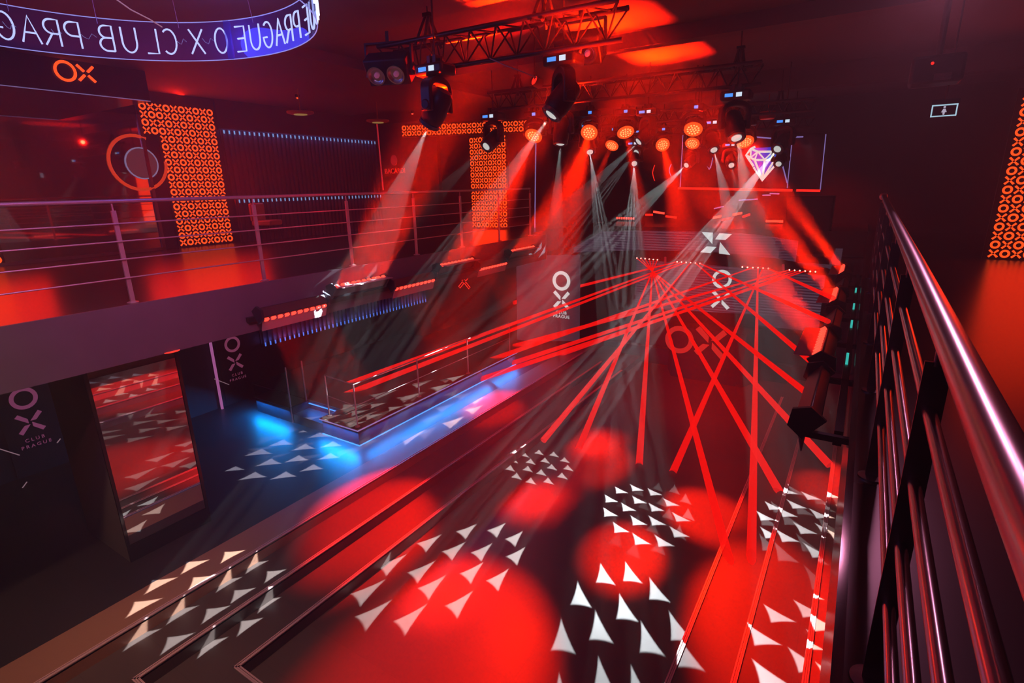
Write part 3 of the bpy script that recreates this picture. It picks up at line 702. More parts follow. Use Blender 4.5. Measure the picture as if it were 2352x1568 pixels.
# ---------------------------------------------------------------- hanging neon ring sign
def neon_letter(ch):
    A = lambda cx, cy, rx, ry, a0, a1, n=14: [(cx+rx*math.cos(math.radians(a0+(a1-a0)*k/n)), cy+ry*math.sin(math.radians(a0+(a1-a0)*k/n))) for k in range(n+1)]
    return {'O': [A(.5, .5, .48, .5, 90, 450, 24)], 'X': [[(0, 1), (1, 0)], [(1, 1), (0, 0)]], 'C': [A(.55, .5, .5, .5, 50, 310, 18)],
            'L': [[(.1, 1), (.1, 0), (.85, 0)]], 'U': [[(.05, 1), (.05, .4)]+A(.5, .4, .45, .4, 180, 360)+[(.95, 1)]],
            'B': [[(.1, 0), (.1, 1), (.5, 1)]+A(.5, .76, .36, .24, 90, -90)+[(.1, .52)], [(.5, .52)]+A(.5, .26, .42, .26, 90, -90)+[(.1, 0)]],
            'P': [[(.1, 0), (.1, 1), (.5, 1)]+A(.5, .73, .4, .27, 90, -90)+[(.1, .46)]],
            'R': [[(.1, 0), (.1, 1), (.5, 1)]+A(.5, .73, .4, .27, 90, -90)+[(.1, .46)], [(.5, .46), (.95, 0)]],
            'A': [[(0, 0), (.5, 1), (1, 0)], [(.2, .38), (.8, .38)]],
            'G': [A(.52, .5, .48, .5, 50, 330, 18)+[(.98, .42), (.6, .42)]], 'E': [[(.9, 1), (.1, 1), (.1, 0), (.9, 0)], [(.1, .52), (.75, .52)]]}[ch]
def ring_sign():
    C = Vector((-5.05, 2.03, 1.30)); r = 1.69; h = .35
    t = thing('hanging_ring_sign', 'large clear ring hung from the ceiling with white neon lettering', 'neon sign', C)
    n = 96
    m = MB(); V = []
    for k in range(n):
        a = 2*PI*k/n; V.append([m.bm.verts.new((rr*math.cos(a), rr*math.sin(a), z)) for rr, z in ((r, 0), (r, h))])
    for k in range(n): m.bm.faces.new((V[k][0], V[(k+1) % n][0], V[(k+1) % n][1], V[k][1]))
    m.build('acrylic_band', acrylic, t)
    for z in (0, h):
        MB().path([(r*math.cos(2*PI*k/n), r*math.sin(2*PI*k/n), z) for k in range(n)], .0045, 5, closed=True).build('band_edge', emit('band_edge', (.35, .35, 1), .8), t)
    for sg in range(4):
        a = math.radians(111+90*sg); MB().box((r-.012, -.03, 0), (r+.02, .03, h)).build('seam_strip', acrylic, t).rotation_euler = (0, 0, a)
    lh, lw = .225, .135
    def put(ch, deg):
        m = MB(); dr = math.radians
        for st in neon_letter(ch):
            for rad, rr in ((r+.018, .0085),):
                pts = []
                for (x, y) in st:
                    a = dr(deg)+(x-.5)*lw/r
                    pts.append((rad*math.cos(a), rad*math.sin(a), .068+y*lh))
                # finer curve on the cylinder
                m.path(pts, rr, 6, closed=False)
        m.build('neon_letter', blue_neon, t)
    seq = [('P', 78.2), ('R', 83.4), ('A', 88.8), ('G', 94.7), ('U', 100.6), ('E', 106.8), ('O', 114.4), ('X', 123), ('C', 131.9), ('L', 137.6), ('U', 144), ('B', 150.4)]
    for k in range(4):
        for ch, a in seq: put(ch, a+81*k)
    for ch, a in seq[:6]: put(ch, a+324)
    m = MB()
    for a0, a1 in ((117, 121), (126.5, 130), (153, 157.5), (162, 164.5), (173, 176)):
        m.path([((r+.015)*math.cos(math.radians(a0+(a1-a0)*u/4)), (r+.015)*math.sin(math.radians(a0+(a1-a0)*u/4)), .18+.03*math.sin(u*2)) for u in range(5)], .003, 5)
    m.build('neon_lead', emit('neon_lead', (.4, .4, .8), .6), t)
    for a in (15, 105, 285):
        light('POINT', 'neon_glow', (r*.93*math.cos(math.radians(a)), r*.93*math.sin(math.radians(a)), .15), 12, (.06, .1, 1), t, shadow_soft_size=.2)
    for a in (70, 100, 128, 152, 174, 200, 250, 300, 350, 30):
        MB().path([(r*math.cos(math.radians(a)), r*math.sin(math.radians(a)), h-.05), (r*.97*math.cos(math.radians(a)), r*.97*math.sin(math.radians(a)), ZC-.16-C.z)], .003, 5).build('suspension_wire', steel, t)
ring_sign()
# loose cables
def cable(label, pts, r, m_):
    MB_ = MB(); MB_.path(pts, r, 6); return tag(MB_.build('cable', m_, None), label, 'cable')
cable('thin pale cable sagging from the ceiling to the ring sign', [at(255, -10, 4.3), at(300, 22, 4.4), at(345, 45, 4.5), at(372, 62, 4.6)], .004, emit('cable_pink_glow', (.5, .25, .4), .5))  # cable given a faint glow in place of light falling on it
cable('thin red-lit cable running from the near truss to the large moving head', [at(1125, 134, 5.6), at(1160, 150, 5.5), at(1200, 165, 5.4), at(1232, 178, 5.4)], .005, mat('pale_cable', (.5, .4, .4), .5))
# ---------------------------------------------------------------- ceiling lamps
for (px, py, lb, c) in ((683, 222, 'small orange lit lamp high on the dark ceiling', (-10.2,)), (947, 259, 'tiny red sensor light above the T shaped panel', (-10.,))):
    p = onz(px, py, ZC-.2); D = p.length
    if D > 16: p = p*(13/D)
    m = MB(); m.lathe([(.05, .05), (.05, 0), (.03, -.015), (.0, -.02)], p); t = tag(m.build('ceiling_spot', dark_metal, None), lb, 'ceiling lamp')
    MB().sph(p+Vector((0, 0, -.02)), .025).build('bulb', red_led if c[0] != -10.2 else orange, t)
for (px, py, D, lb) in ((690, 260, 12.5, 'flat round ceiling lamp with faint yellow rim left of the wall flutes end'), (868, 279, 14, 'flat round ceiling lamp above the slim red profile')):
    p = at(px, py, D); m = MB(); m.lathe([(.26, .03), (.26, 0), (.2, -.02), (.0, -.02)], p); m.tube(p+Vector((0, 0, .03)), (p.x, p.y, zceil(p)), .01)
    t = tag(m.build('disc_lamp', mat('brass_disc', (.5, .3, .1), .4), None), lb, 'ceiling lamp')
    MB().lathe([(.13, -.022), (.13, -.03), (.0, -.03)], p).build('diffuser', emit('dim_yellow', (.5, .3, .08), .5), t)
p = onz(1180*0+500, 875*0+ 885, -1.7)
t = thing('recessed_lamp', 'small red lit recessed lamp in the gallery underside above the mirror pillar', 'ceiling lamp', onz(388, 804, -1.69))
MB().lathe([(.11, 0), (.11, -.01), (.0, -.012)]).build('diffuser', emit('red_diffuser', (1, .04, .02), 1.2), t)
# pictogram sign
def wc_sign():
    c = ony(2168, 254, 8.0); t = thing('pictogram_sign', 'small backlit sign with a white figure pictogram in the dark right corner', 'sign', c)
    W, H = .115, .062
    m = MB(); m.box((-W, -.02, -H), (W, .02, H)); m.box((-W-.01, -.05, H), (W+.01, .05, H+.05)); m.tube((0, 0, H), (0, 0, ZC-.16-c.z), .01); m.build('housing', plastic, t)
    m = MB(); e = .012
    m.box((-W, -.026, H-e), (W, -.021, H)); m.box((-W, -.026, -H), (W, -.021, -H+e)); m.box((-W, -.026, -H), (-W+e, -.021, H)); m.box((W-e, -.026, -H), (W, -.021, H)); m.build('lit_border', emit('pale_border', (.45, .7, .85), .9), t, smooth=False)
    m = MB(); m.tube((0, -.021, .035), (0, -.027, .035), .011, n=14)
    m.prism([(x*.55, y, z*.6) for x, y, z in [(-.018, -.021, .028), (.018, -.021, .028), (.045, -.021, -.03), (.02, -.021, -.03), (.012, -.021, -.075), (-.012, -.021, -.075), (-.02, -.021, -.03), (-.045, -.021, -.03)]], (0, -.005, 0)); m.build('pictogram', emit('pale_figure', (.55, .5, .65), .8), t, smooth=False)
wc_sign()
# drink brand sign on the far left wall
def far_left_sign():
    c = ony(907, 393, 14.2); t = thing('brand_sign', 'dim red word BACARDI under a round emblem on the far left wall', 'sign', c)
    text_mesh('lettering', 'BACARDI', .23, red_print, t, c, (1, 0, 0), (0, 0, 1), 1.0)
    e = ony(905, 368, 14.2); m = MB(); m.ring(e, 0, .15, (1, 0, 0), (0, 0, 1.15), (0, -.01, 0)); m.build('emblem', emit('dim_red_emblem', (.3, .01, .015), .6), t, world=True, smooth=False)
    b = MB(); b.box((-16.5, 14.25, ZL), (-11.9, 14.4, ZC)); struct('wall_rear_left', b, black_wall, smooth=False)
far_left_sign()
m = MB(); a = ony(866, 285, 12.0); b_ = ony(880, 436, 12.0); m.path([a, b_], .02, 6); tag(m.build('light_profile', emit('dim_red_profile', (.6, .02, .03), .7), None), 'slim vertical red-lit profile at the end of the fluted wall', 'light tube')
m = MB(); a = ony(1231, 300, 13.2); b_ = ony(1228, 560, 13.2); m.path([a, b_], .014, 6); tag(m.build('light_profile', violet, None), 'slim vertical violet profile right of the T shaped pattern panel', 'light tube')
# ---------------------------------------------------------------- LED batten bars
def bar_proto(lit):
    P = {}
    m = MB(); m.box((-.07, -.5, -.045), (.07, .5, .05)); P['housing'] = m.build('housing', plastic, None, bevel=.012)
    m = MB(); m.prism([(.075, -.49, .0), (.075, .49, .0), (.17, .49, -.13), (.17, -.49, -.13)], (.006, 0, .004)); P['visor'] = m.build('visor', mat('visor_plate', (.5, .4, .45), .35, .3), None)
    m = MB(); m.prism([(-.09, -.50, -.06), (.10, -.50, -.06), (.10, -.50, .06), (.0, -.50, .12), (-.09, -.50, .06)], (0, -.03, 0)); P['end_cap'] = m.build('end_cap', plastic, None)
    m = MB(); m.box((-.026, -.028, -.004), (.026, .028, .028)); P['led'] = m.build('led', lit, None, bevel=.006)
    return P
BP = bar_proto(red_led); BF = [True]
def led_bar(loc, label, group, roll, rz=0, power=0, spread=20, streak=False, down=False):
    """bar along local Y, LEDs on its +X local face; roll about its length turns the face up (positive) or down"""
    t = bpy.data.objects.new('led_batten', None); COL.objects.link(t); t.empty_display_size = .1; tag(t, label, 'stage light', group)
    t.location = loc; t.rotation_euler = (Matrix.Rotation(rz, 3, 'Z') @ Matrix.Rotation(-roll, 3, 'Y')).to_euler()
    def use(k, par):
        o = BP[k] if (BF[0] and k in BF1) else cp(BP[k])
        BF1.discard(k); o.parent = par; return o
    h = use('housing', t); use('visor', t)
    e = use('end_cap', t); e = cp(BP['end_cap'], t); e.location = (0, 1.03, 0)
    for k in range(10):
        l = use('led', t); l.location = (.072, -.44+.098*k, 0); l.rotation_euler = (0, PI/2, 0)
    if power:
        if streak:
            for k in range(10):
                s = light('SPOT', 'led_spot', (.1, -.44+.098*k, 0), power/10, (1, .02, .008), t, spot_size=math.radians(spread), spot_blend=.4, shadow_soft_size=.01); s.rotation_euler = (0, -PI/2, 0)
        else:
            s = light('AREA', 'led_area', (.1, 0, 0), power, (1, .010, 0), t, shape='RECTANGLE', size=.05, size_y=.95, spread=math.radians(spread)); s.rotation_euler = (0, -PI/2, 0)
    return t
BF1 = {'housing', 'visor', 'end_cap', 'led'}
GL = 'LED battens along the left gallery edge'; GR = 'LED battens along the right gallery edge'
lt = ['first batten from the left on the left gallery edge, shining down', 'second batten from the left on the left gallery edge, shining up at the ceiling', 'third batten from the left on the left gallery edge, shining down',
      'fourth batten from the left on the left gallery edge, shining up at the ceiling', 'fifth batten from the left on the left gallery edge, with pale visor', 'sixth batten from the left on the left gallery edge, farthest, beside the white shafts']
for k in range(6):
    up = k % 2
    led_bar((-6.18, 4.30+1.147*k, -1.37 if up else -1.47), lt[k], GL, math.radians(52 if up else -55), 0, (230 if up else 50), 11 if up else 14, streak=False)
rt = ['nearest batten on the right gallery edge, dark end cap towards the camera', 'second batten on the right gallery edge with glowing amber cells', 'third batten on the right gallery edge with pink visor', 'fourth batten on the right gallery edge with fine glowing cells',
      'fifth batten on the right gallery edge, dark visor', 'farthest red-lit batten on the right gallery edge']
for k in range(6):
    up = k % 2
    led_bar((-.13, 4.12+1.147*k, -1.42 if up else -1.46), rt[k], GR, math.radians(50 if up else -50), PI, (200 if up else 0), 14, streak=False)
m = MB(); m.box((.02, 3.7, -1.62), (.07, 10.6, -1.52)); t = tag(m.build('cable_tray', dark_metal, None), 'long dark mounting channel behind the right-hand battens', 'cable tray')
for k in range(7):
    m = MB(); m.box((-.15, 3.62+1.147*k-.02, -1.56), (.09, 3.62+1.147*k+.02, -1.52)); m.build('bracket', dark_metal, t)
for k, (y, c) in enumerate(((5.2, .12), (6.6, .1), (7.6, .1), (8.8, .1))):
    m = MB(); m.box((.03, y, -1.519), (.05, y+.35, -1.51)); m.build('status_light', green_led, t)
m = MB(); m.box((-6.31, 3.7, -1.56), (-6.25, 10.7, -1.50)); t = tag(m.build('cable_tray', dark_metal, None), 'long dark mounting channel behind the left-hand battens', 'cable tray')
# far small battens of the rear area
for k, (x0, x1, y, sl, lb) in enumerate(((1415, 1458, 501, .03, 'far left'), (1483, 1499, 493, 0, 'short dim'), (1501, 1526, 488, .1, 'short slanted bright'), (1529, 1554, 498, .08, 'thin'),
                       (1639, 1656, 498, -.1, 'short tilted'), (1658, 1678, 503, -.1, 'very thin'), (1684, 1704, 491, -.1, 'high tilted'), (1706, 1722, 495, -.15, 'thin tilted'), (1759, 1799, 508, .02, 'far right'))):
    a, b_ = ony(x0, y-sl*20, 16.6), ony(x1, y+sl*20, 16.6)
    t = thing('rear_batten', lb+' red batten in the rear gallery behind the LED fascia', 'stage light', (a+b_)/2, 0, 'small battens in the rear gallery')
    MB().path([a+Vector((0, .04, 0)), b_+Vector((0, .04, 0))], .04, 6).build('housing', plastic, t, world=True)
    m = MB(); n = 8
    for q in range(n): p = a.lerp(b_, (q+.5)/n); m.box(p+Vector((-.025, -.01, -.03)), p+Vector((.025, 0, .03)))
    m.build('led_row', red_led if 'thin' not in lb and 'dim' not in lb else red_neon, t, world=True, smooth=False)
# ---------------------------------------------------------------- rear LED fascia, booth screens, banner
def poly(pts, Y, th=.03): return [ony(x, y, Y) for x, y in pts]
def curved_screen(name, label, top, bot, Yf, m_, cat='LED screen', th=.05):
    c = ony(*bot[len(bot)//2], Yf(len(bot)//2))
    t = thing(name, label, cat, c); m = MB()
    T = [ony(x, y, Yf(i)) for i, (x, y) in enumerate(top)]; B = [ony(x, y, Yf(i)) for i, (x, y) in enumerate(bot)]
    for i in range(len(T)): T[i].x, T[i].y = (T[i].x+B[i].x)/2, (T[i].y+B[i].y)/2; B[i].x, B[i].y = T[i].x, T[i].y
    A = [m.bm.verts.new(v) for v in T]; C = [m.bm.verts.new(v) for v in B]; A2 = [m.bm.verts.new(v+Vector((0, th, 0))) for v in T]; C2 = [m.bm.verts.new(v+Vector((0, th, 0))) for v in B]
    for i in range(len(T)-1):
        for P_, Q in ((A, C), (A2, C2), (A, A2), (C, C2)): m.bm.faces.new((P_[i], P_[i+1], Q[i+1], Q[i]))
    for i in (0, -1): m.bm.faces.new((A[i], C[i], C2[i], A2[i]))
    m.build('screen_face', m_, t, world=True, smooth=False); return t
fx = [1318, 1380, 1450, 1520, 1590, 1660, 1730, 1790, 1830]
t = curved_screen('led_fascia', 'long curved grey LED fascia across the rear gallery with a large cross emblem',
    list(zip(fx, [568, 532, 530, 530, 531, 533, 539, 547, 554])), list(zip(fx, [580, 577, 575, 575, 576, 580, 588, 594, 602])), lambda i: 14.3-.35*math.sin(PI*i/8), screen_a)
m = MB()
E_ = lambda L: [ony(1400+x*560/2352, 430+y*560/2352, 13.9) for x, y in L]
for q in ([(887, 431), (995, 438), (990, 546)], [(1060, 443), (1180, 452), (1117, 508), (1018, 502)], [(937, 570), (1030, 577), (973, 634), (872, 627)], [(1066, 530), (1162, 652), (1057, 640), (1056, 600)]): m.prism(E_(q), (0, .02, 0))
m.build('cross_emblem', white_sign, t, world=True, smooth=False)
t = curved_screen('led_fascia', 'thin bent grey LED fascia end at the right of the rear gallery', [(1832, 603), (1903, 608), (1916, 570), (1936, 571)], [(1832, 606), (1903, 616), (1916, 622), (1926, 636)], lambda i: 14.2, screen_b)
t = curved_screen('booth_screen', 'large grey LED screen of the performer booth with white circle and cross', [(1461, 598), (1600, 606), (1745, 620), (1893, 633)], [(1458, 706), (1600, 715), (1738, 722), (1884, 738)], lambda i: 13.7, screen_a)
Y_ = 13.66
c = ony(1658, 641, Y_); r = (ony(1681, 641, Y_)-ony(1636, 641, Y_)).length/2
MB().ring(c, r*.68, r, (1, 0, 0), (0, 0, 1), (0, .015, 0)).build('ring_emblem', white_sign, t, world=True, smooth=False)
m = MB(); emblem_x(m, ony(1655, 689, Y_), r*.98, (1, 0, -.03), (0, 0, 1), (0, .015, 0)); m.build('cross_emblem', white_sign, t, world=True, smooth=False)
t = curved_screen('booth_screen', 'lower right grey LED screen piece below the booth screen', [(1742, 722), (1884, 736)], [(1740, 747), (1878, 763)], lambda i: 13.72, screen_b)
# counter with red emblem
Y_ = 13.4
t = thing('booth_counter', 'dark curved booth counter with dim red circle and cross emblem', 'counter', (ony(1600, 850, Y_).x, Y_+.5, Z3))
T = []
xa, xb = ony(1545, 800, Y_).x, ony(1712, 800, Y_).x
m = MB(); pts = [(xa-.25, Y_+.55), (xa, Y_), (xb, Y_), (xb+.3, Y_+.7)]
m.prism([(x, y, Z3) for x, y in pts], (0, 0, 1.35)); m.build('body', black_wall, t, world=True, smooth=False)
c = ony(1560, 780, Y_-.02); r = (ony(1592, 780, Y_)-ony(1527, 780, Y_)).length/2
MB().ring(c, r*.66, r, (1, 0, 0), (0, 0, 1), (0, .015, 0)).build('ring_emblem', red_print, t, world=True, smooth=False)
m = MB(); emblem_x(m, ony(1631, 787, Y_-.02), r*1.05, (1, 0, -.05), (0, 0, 1), (0, .015, 0)); m.build('cross_emblem', red_print, t, world=True, smooth=False)
b = MB(); b.box((-6.9, 14.42, Z0), (.1, 14.6, -1.72)); struct('wall_stage', b, black_wall, smooth=False)
# banner
Y_ = 13.1
t = thing('tall_banner', 'tall grey banner with white circle, cross and CLUB PRAGUE lettering', 'banner', ony(1258, 785, Y_))
m = MB(); m.prism([ony(1243, 586, Y_), ony(1332, 586, Y_), ony(1330, 783, Y_), ony(1188, 783, Y_), ony(1186, 600, Y_)], (0, .04, 0)); m.build('panel', screen_b, t, world=True, smooth=False)
c = ony(1289, 645, Y_-.02); r = (ony(1309, 645, Y_)-ony(1269, 645, Y_)).length/2
MB().ring(c, r*.66, r, (1, 0, 0), (0, 0, 1), (0, .015, 0)).build('ring_emblem', white_sign, t, world=True, smooth=False)
m = MB(); emblem_x(m, ony(1289, 689, Y_-.02), r*.95, (1, 0, 0), (0, 0, 1), (0, .015, 0)); m.build('cross_emblem', white_sign, t, world=True, smooth=False)
text_mesh('lettering', 'CLUB', .125, white_sign, t, ony(1289, 718, Y_-.02), (1, 0, 0), (0, 0, 1), 1.15)
text_mesh('lettering', 'PRAGUE', .125, white_sign, t, ony(1289, 727, Y_-.02), (1, 0, 0), (0, 0, 1), 1.15)
# red neon cross on the gallery
def small_neon():
    c = onx(1066, 646, -8.2); c = ony(1066, 646, 11.2); t = thing('neon_sign', 'small red neon cross below the left gallery edge', 'neon sign', c)
    s = .2
    for a in (45, 135, 225, 315):
        d = Vector((math.cos(math.radians(a)), 0, math.sin(math.radians(a)))); p = Vector((-d.z, 0, d.x))
        MB().path([c+d*s*.25+p*.03, c+d*s*1.2+p*.03, c+d*s*1.2-p*.03, c+d*s*.25-p*.03], .011, 6, closed=True).build('neon_tube', red_neon, t, world=True)
small_neon()
# rear window frames, neon diamond, red line, violet strips
Y_ = 17.3
def rod(name, label, cat, pts, m_, r=.02, g=None, closed=False):
    m = MB(); m.path(pts, r, 6, closed=closed); return tag(m.build(name, m_, None), label, cat, g)
m = MB(); pts = [ony(1562, 290, Y_), ony(1893, 306, Y_), ony(1884, 437, Y_), ony(1556, 432, Y_)]
t = thing('rear_glass_panel', 'wide framed glass panel at the rear with violet vertical edges', 'glass panel', (pts[2]+pts[3])/2)
m.prism(pts, (0, .03, 0)); m.build('pane', gloss_blk, t, world=True, smooth=False)
for x0, y0, x1, y1 in ((1569, 300, 1562, 432), (1820, 316, 1808, 432), (1897, 308, 1884, 436)):
    m = MB(); m.path([ony(x0, y0, Y_-.03), ony(x1, y1, Y_-.03)], .012, 6); m.build('edge_profile', violet, t, world=True)
rod('neon_line', 'long horizontal red neon line below the rear glass panel', 'neon line', [ony(1558, 432, Y_-.1), ony(1820, 437, Y_-.1)], red_neon, .035)
rod('neon_line', 'short right end piece of the horizontal red neon line', 'neon line', [ony(1829, 437, Y_-.1), ony(1884, 438, Y_-.1)], red_neon, .035)
for k, (x0, y0, x1, y1, lb) in enumerate(((1697, 460, 1740, 457, 'violet light strip behind the brightest white shafts'), (1751, 448, 1770, 448, 'short pink light strip right of the white shafts, upper one'), (1768, 444, 1790, 445, 'short violet light strip nearest the rear speaker'),
      (1640, 479, 1662, 474, 'short slanted violet strip left of the white shafts'), (1730, 314, 1775, 318, 'blue light strip above the neon diamond'), (1820, 315, 1845, 314, 'violet light strip right of the neon diamond'), (1790, 352, 1808, 420, 'faint violet vertical strip on the rear wall'))):
    rod('light_strip', lb, 'light strip', [ony(x0, y0, Y_-.04), ony(x1, y1, Y_-.04)], violet, .018, 'violet light strips at the rear')
def curved_mark(x, y, h, lb, m_):
    rod('curved_neon', lb, 'neon line', [ony(x+6*(u/4-1)**2*1.5*0+abs(u-4)**1.5*.6, y-h+2*h*u/8, Y_-.05) for u in range(9)], m_, .014, None)
curved_mark(1499, 397, 18, 'small curved red neon mark left of the rear glass panel', red_neon)
curved_mark(1537, 391, 14, 'small curved violet neon mark at the rear glass panel edge', violet)
def diamond():
    Yd = 16.9
    t = thing('neon_diamond', 'white neon diamond sign on a blue backlit board at the rear', 'neon sign', ony(1752, 415, Yd))
    G = lambda L: [ony(1560+x*400/2349, 260+y*400/2349, Yd) for x, y in L]
    m = MB(); m.prism(G([(950, 470), (1300, 455), (1350, 640), (1120, 910), (980, 660)]), (0, .03, 0)); m.build('backboard', blue_glow, t, world=True, smooth=False)
    segs = [[(1028, 452), (970, 480), (905, 565), (1005, 715)], [(1005, 728), (1122, 908), (1296, 700)], [(905, 565), (1020, 630), (1285, 630)], [(970, 480), (1065, 520), (1270, 518), (1300, 548)], [(970, 480), (968, 595), (1065, 520)],
            [(1020, 630), (1065, 520), (1155, 625), (1262, 522), (1290, 630)], [(1020, 630), (1122, 890)], [(1155, 630), (1128, 890)], [(1272, 655), (1128, 890)]]
    for s_ in segs:
        m = MB(); m.path([p+Vector((0, -.03, 0)) for p in G(s_)], .03, 6); m.build('neon_tube', emit('diamond_white', (.85, .82, .78), .95) if s_ is segs[0] else bpy.data.materials['diamond_white'], t, world=True)
diamond()
rod('arrow_neon', 'small pink neon arrow at the rear, between two white shafts', 'neon line', [ony(1637, 362, Y_-.04), ony(1634, 378, Y_-.04), ony(1629, 389, Y_-.04), ony(1623, 380, Y_-.04), ony(1629, 389, Y_-.04), ony(1633, 383, Y_-.04)], violet, .014)
t = thing('pa_speaker', 'large dark loudspeaker cabinet standing right of the rear stage', 'speaker', ony(1862, 580, 14.0))
a = ony(1810, 450, 14.8); b_ = ony(1905, 540, 14.8)
m = MB(); m.box((a.x, 14.8, b_.z-.3), (b_.x, 15.4, a.z)); m.build('cabinet', black, t, world=True, bevel=.02)
m = MB(); m.box((a.x+.05, 14.78, b_.z-.25), (b_.x-.05, 14.8, a.z-.05)); m.build('grille', plastic, t, world=True)
t = thing('ceiling_loudspeaker', 'small dark loudspeaker with a red light on the dark ceiling at upper right', 'speaker', at(2150, 165, 7.5))
m = MB(); m.box((-.22, -.16, -.12), (.22, .16, .14)); m.box((-.03, -.03, .14), (.03, .03, ZC-.16-t.location.z)); m.build('cabinet', black, t, bevel=.03)
m = MB(); m.sph((-.05, -.165, .06), .014); m.build('indicator_light', red_neon, t)
m = MB(); m.box((-.02, -.17, -.10), (.12, -.16, -.04)); m.build('label_plate', stone_m, t)
p = at(1763, 265, 14.5); t = thing('drum_lamp', 'red lit drum lamp high at the rear, left of the diamond neon', 'ceiling lamp', p)
m = MB(); m.lathe([(.17, .08), (.17, -.06), (.14, -.08), (.0, -.08)]); m.tube((0, 0, .08), (0, 0, ZC-p.z), .01); m.build('shade', mat('red_shade', (.6, .05, .03), .5), t)
MB().lathe([(.15, -.081), (.1, -.09), (.0, -.09)]).build('diffuser', emit('dim_red_diffuser', (.5, .02, .01), .6), t)
p = Vector((-11.7, 7.75, ZL)); t = thing('lounge_chair', 'orange lit padded chair behind the railing right of the tall pattern panel', 'chair', p, .4)
lm = mat('tan_leather', (.5, .22, .1), .5)
m = MB(); m.box((-.24, -.24, .36), (.24, .24, .48)); m.build('seat', lm, t, bevel=.03)
m = MB(); m.box((-.26, -.25, .46), (-.18, .25, .86)); m.build('backrest', lm, t, bevel=.03)
for a in (-1, 1):
    for b_ in (-1, 1): MB().tube((.2*a, .2*b_, 0), (.19*a, .19*b_, .37), .014).build('leg', dark_metal, t)
a, b_ = onx(296, 619, -12.1), onx(322, 636, -12.1)
rod('light_rod', 'short bright pale blue rod low at the mirror, beside the first big rail post', 'light rod', [a, b_], emit('pale_blue_rod', (.3, .7, 1), 1.0), .012)
# ---------------------------------------------------------------- lasers
YLS = 13.6
bars = [[1463+9.4*k for k in range(6)], [1555, 1565, 1575.5, 1586, 1597.5, 1608], [1705, 1717, 1729, 1741, 1752.5, 1765], [1813, 1825, 1837, 1849, 1861, 1873]]
ybar = [lambda x: 592.5+(x-1463)*.09, lambda x: 601+(x-1555)*.075, lambda x: 613+(x-1705)*.06, lambda x: 620+(x-1813)*.065]
names = ['laser bar at the left end of the booth screen, its six beams crossing at once', 'laser bar second from the left on top of the booth screen', 'laser bar on top of the booth screen, right of the circle emblem', 'laser bar at the right end of the booth screen']
for k in range(4):
    a, b_ = ony(bars[k][0]-5, ybar[k](bars[k][0]), YLS+.03), ony(bars[k][-1]+5, ybar[k](bars[k][-1]), YLS+.03)
    t = thing('laser_bar', names[k], 'laser', (a+b_)/2, 0, 'laser bars on the booth')
    MB().path([a+Vector((0, .05, 0)), b_+Vector((0, .05, 0))], .05, 8).build('housing', plastic, t, world=True)
    for x in bars[k]:
        MB().sph(ony(x, ybar[k](x), YLS), .018, u=10, v=6).build('emitter', laser_src, t, world=True)
for x0 in (1528, 1799):
    p = ony(x0, 590 if x0 < 1600 else 607, YLS); q = ony(x0, 606 if x0 < 1600 else 621, YLS)
    rod('marker_lamp', 'small upright red marker lamp %s the circle emblem on the booth' % ('left of' if x0 < 1600 else 'right of'), 'lamp', [p, q], emit('dim_red', (.3, .01, .02), .8), .03)
#   (bar, dot, end px, end plane, plane value, label tail)
LZ = [
 (0, 5, (1328, 1032), 'z', Z3), (0, 4, (1468, 1068), 'z', Z3), (0, 3, (1692, 1352), 'z', Z3), (0, 2, (1792, 1132), 'z', Z2), (0, 1, (1906, 1068), 'z', Z0),
 (1, 3, (1247, 1012), 'z', Z2), (1, 4, (1880, 845), 'x', -.15), (1, 5, (1902, 738), 'x', -.15),
 (1, 1, (735, 905), 'x', -9.5), (1, 2, (640, 965), 'x', -9.5), (0, 0, (1850, 900), 'x', -.2),
 (2, 3, (1724, 1345), 'z', Z3), (2, 4, (1545, 1085), 'z', Z3), (2, 5, (1914, 685), 'x', -.15), (2, 2, (1110, 832), 'x', -7.5),
 (3, 0, (1180, 795), 'x', -8), (3, 1, (1090, 862), 'x', -8), (3, 2, (1160, 858), 'x', -8), (1, 0, (1180, 695), 'x', -8.5), (3, 3, (1000, 905), 'x', -8)]
cross = (1498.5, 623)
lbl = {0: 'from the leftmost laser bar', 1: 'from the second laser bar', 2: 'from the third laser bar', 3: 'from the rightmost laser bar'}
ends = ['ending on the floor beside the far white pattern', 'falling straight to the middle of the floor', 'reaching farthest down towards the camera', 'ending on the right step', 'ending at the right wall side', 'crossing to the left floor pattern', 'running to the lower right batten', 'running to the upper right batten',
        'running far to the lower left', 'running lowest to the far left', 'running to the nearest right battens', 'thick, falling steeply towards the camera', 'crossing back to the left of the floor', 'short, running to the right gallery edge', 'running left across the booth screen', 'uppermost of its bundle to the left',
        'lower of its bundle to the left', 'middle of its bundle to the left', 'thin, highest of all to the left', 'lowest of its bundle, reaching the podium']
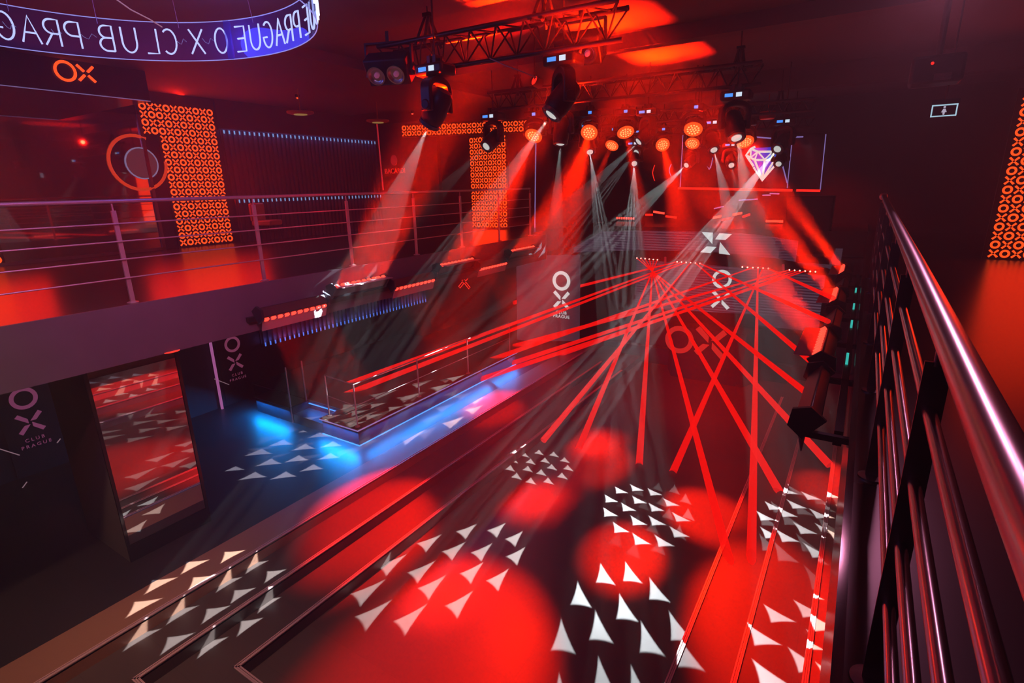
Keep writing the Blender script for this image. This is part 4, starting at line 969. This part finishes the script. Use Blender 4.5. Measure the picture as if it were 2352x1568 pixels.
for i, (bk, dk, e, pl, v) in enumerate(LZ):
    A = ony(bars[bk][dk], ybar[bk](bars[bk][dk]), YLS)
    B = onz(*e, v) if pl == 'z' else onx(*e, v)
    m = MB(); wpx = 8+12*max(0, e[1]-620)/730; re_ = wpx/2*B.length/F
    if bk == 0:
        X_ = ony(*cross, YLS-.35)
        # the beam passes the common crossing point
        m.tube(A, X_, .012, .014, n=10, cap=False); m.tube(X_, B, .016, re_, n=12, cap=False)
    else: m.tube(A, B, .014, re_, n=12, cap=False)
    o = m.build('laser_glow_tube', laser_m, None); o.visible_shadow = False  # the beam's light is modelled as a glowing see-through tube
    tag(o, 'glowing tube for red laser beam %s, %s' % (lbl[bk], ends[i]), 'laser beam', 'red laser beams')
# ---------------------------------------------------------------- rear and ceiling red washes (lamps hang on the trusses)
def small_par(loc, aim, power, size, label, col=(1, .006, .002)):
    t = thing('par_can', label, 'stage light', loc, 0, 'small par cans')
    d = (Vector(aim)-Vector(loc)).normalized(); q = d.to_track_quat('-Z', 'Y').to_matrix().to_4x4()
    m = MB(); m.lathe([(.03, .14), (.07, .12), (.08, 0), (.08, -.02), (.072, -.02), (.066, .0), (.0, .0)], mtx=q); h = m.build('can', plastic, t)
    MB().lathe([(.064, -.004), (.03, -.012), (.0, -.014)], mtx=q).build('lens', red_neon, t)
    MB().tube((0, 0, .0), (0, 0, zceil(Vector(loc))-loc[2]), .01, n=8).build('suspension_pole', dark_metal, t)
    s = light('SPOT', 'par_spot', d*.05, power, col, t, spot_size=math.radians(size), spot_blend=.9, shadow_soft_size=.05); s.rotation_euler = d.to_track_quat('-Z', 'Y').to_euler()
small_par((-4.4, 7.6, 1.5), (-5.0, 6.0, ZC+.0), 130, 130, 'small par can on the second truss aimed up at the ceiling')
small_par((-2.9, 11.3, 1.3), (-3.4, 9.7, ZC), 170, 130, 'small par can on the third truss lighting the ceiling')
small_par((-7.5, 13.4, 1.3), (-9.2, 15.5, -2.0), 700, 70, 'par can at the left end of the rear truss washing the rear left')
small_par((-3.4, 14.35, .95), (-3.2, 16.8, -.4), 700, 90, 'par can in the middle of the rear truss washing the rear gallery')
small_par((-1.6, 14.35, .95), (-.8, 16.5, -1.0), 300, 60, 'par can at the right end of the rear truss washing the rear right')
small_par((-3.0, 11.5, 1.0), (-3.0, 13.0, Z3), 1100, 70, 'par can on the third truss washing the booth floor')
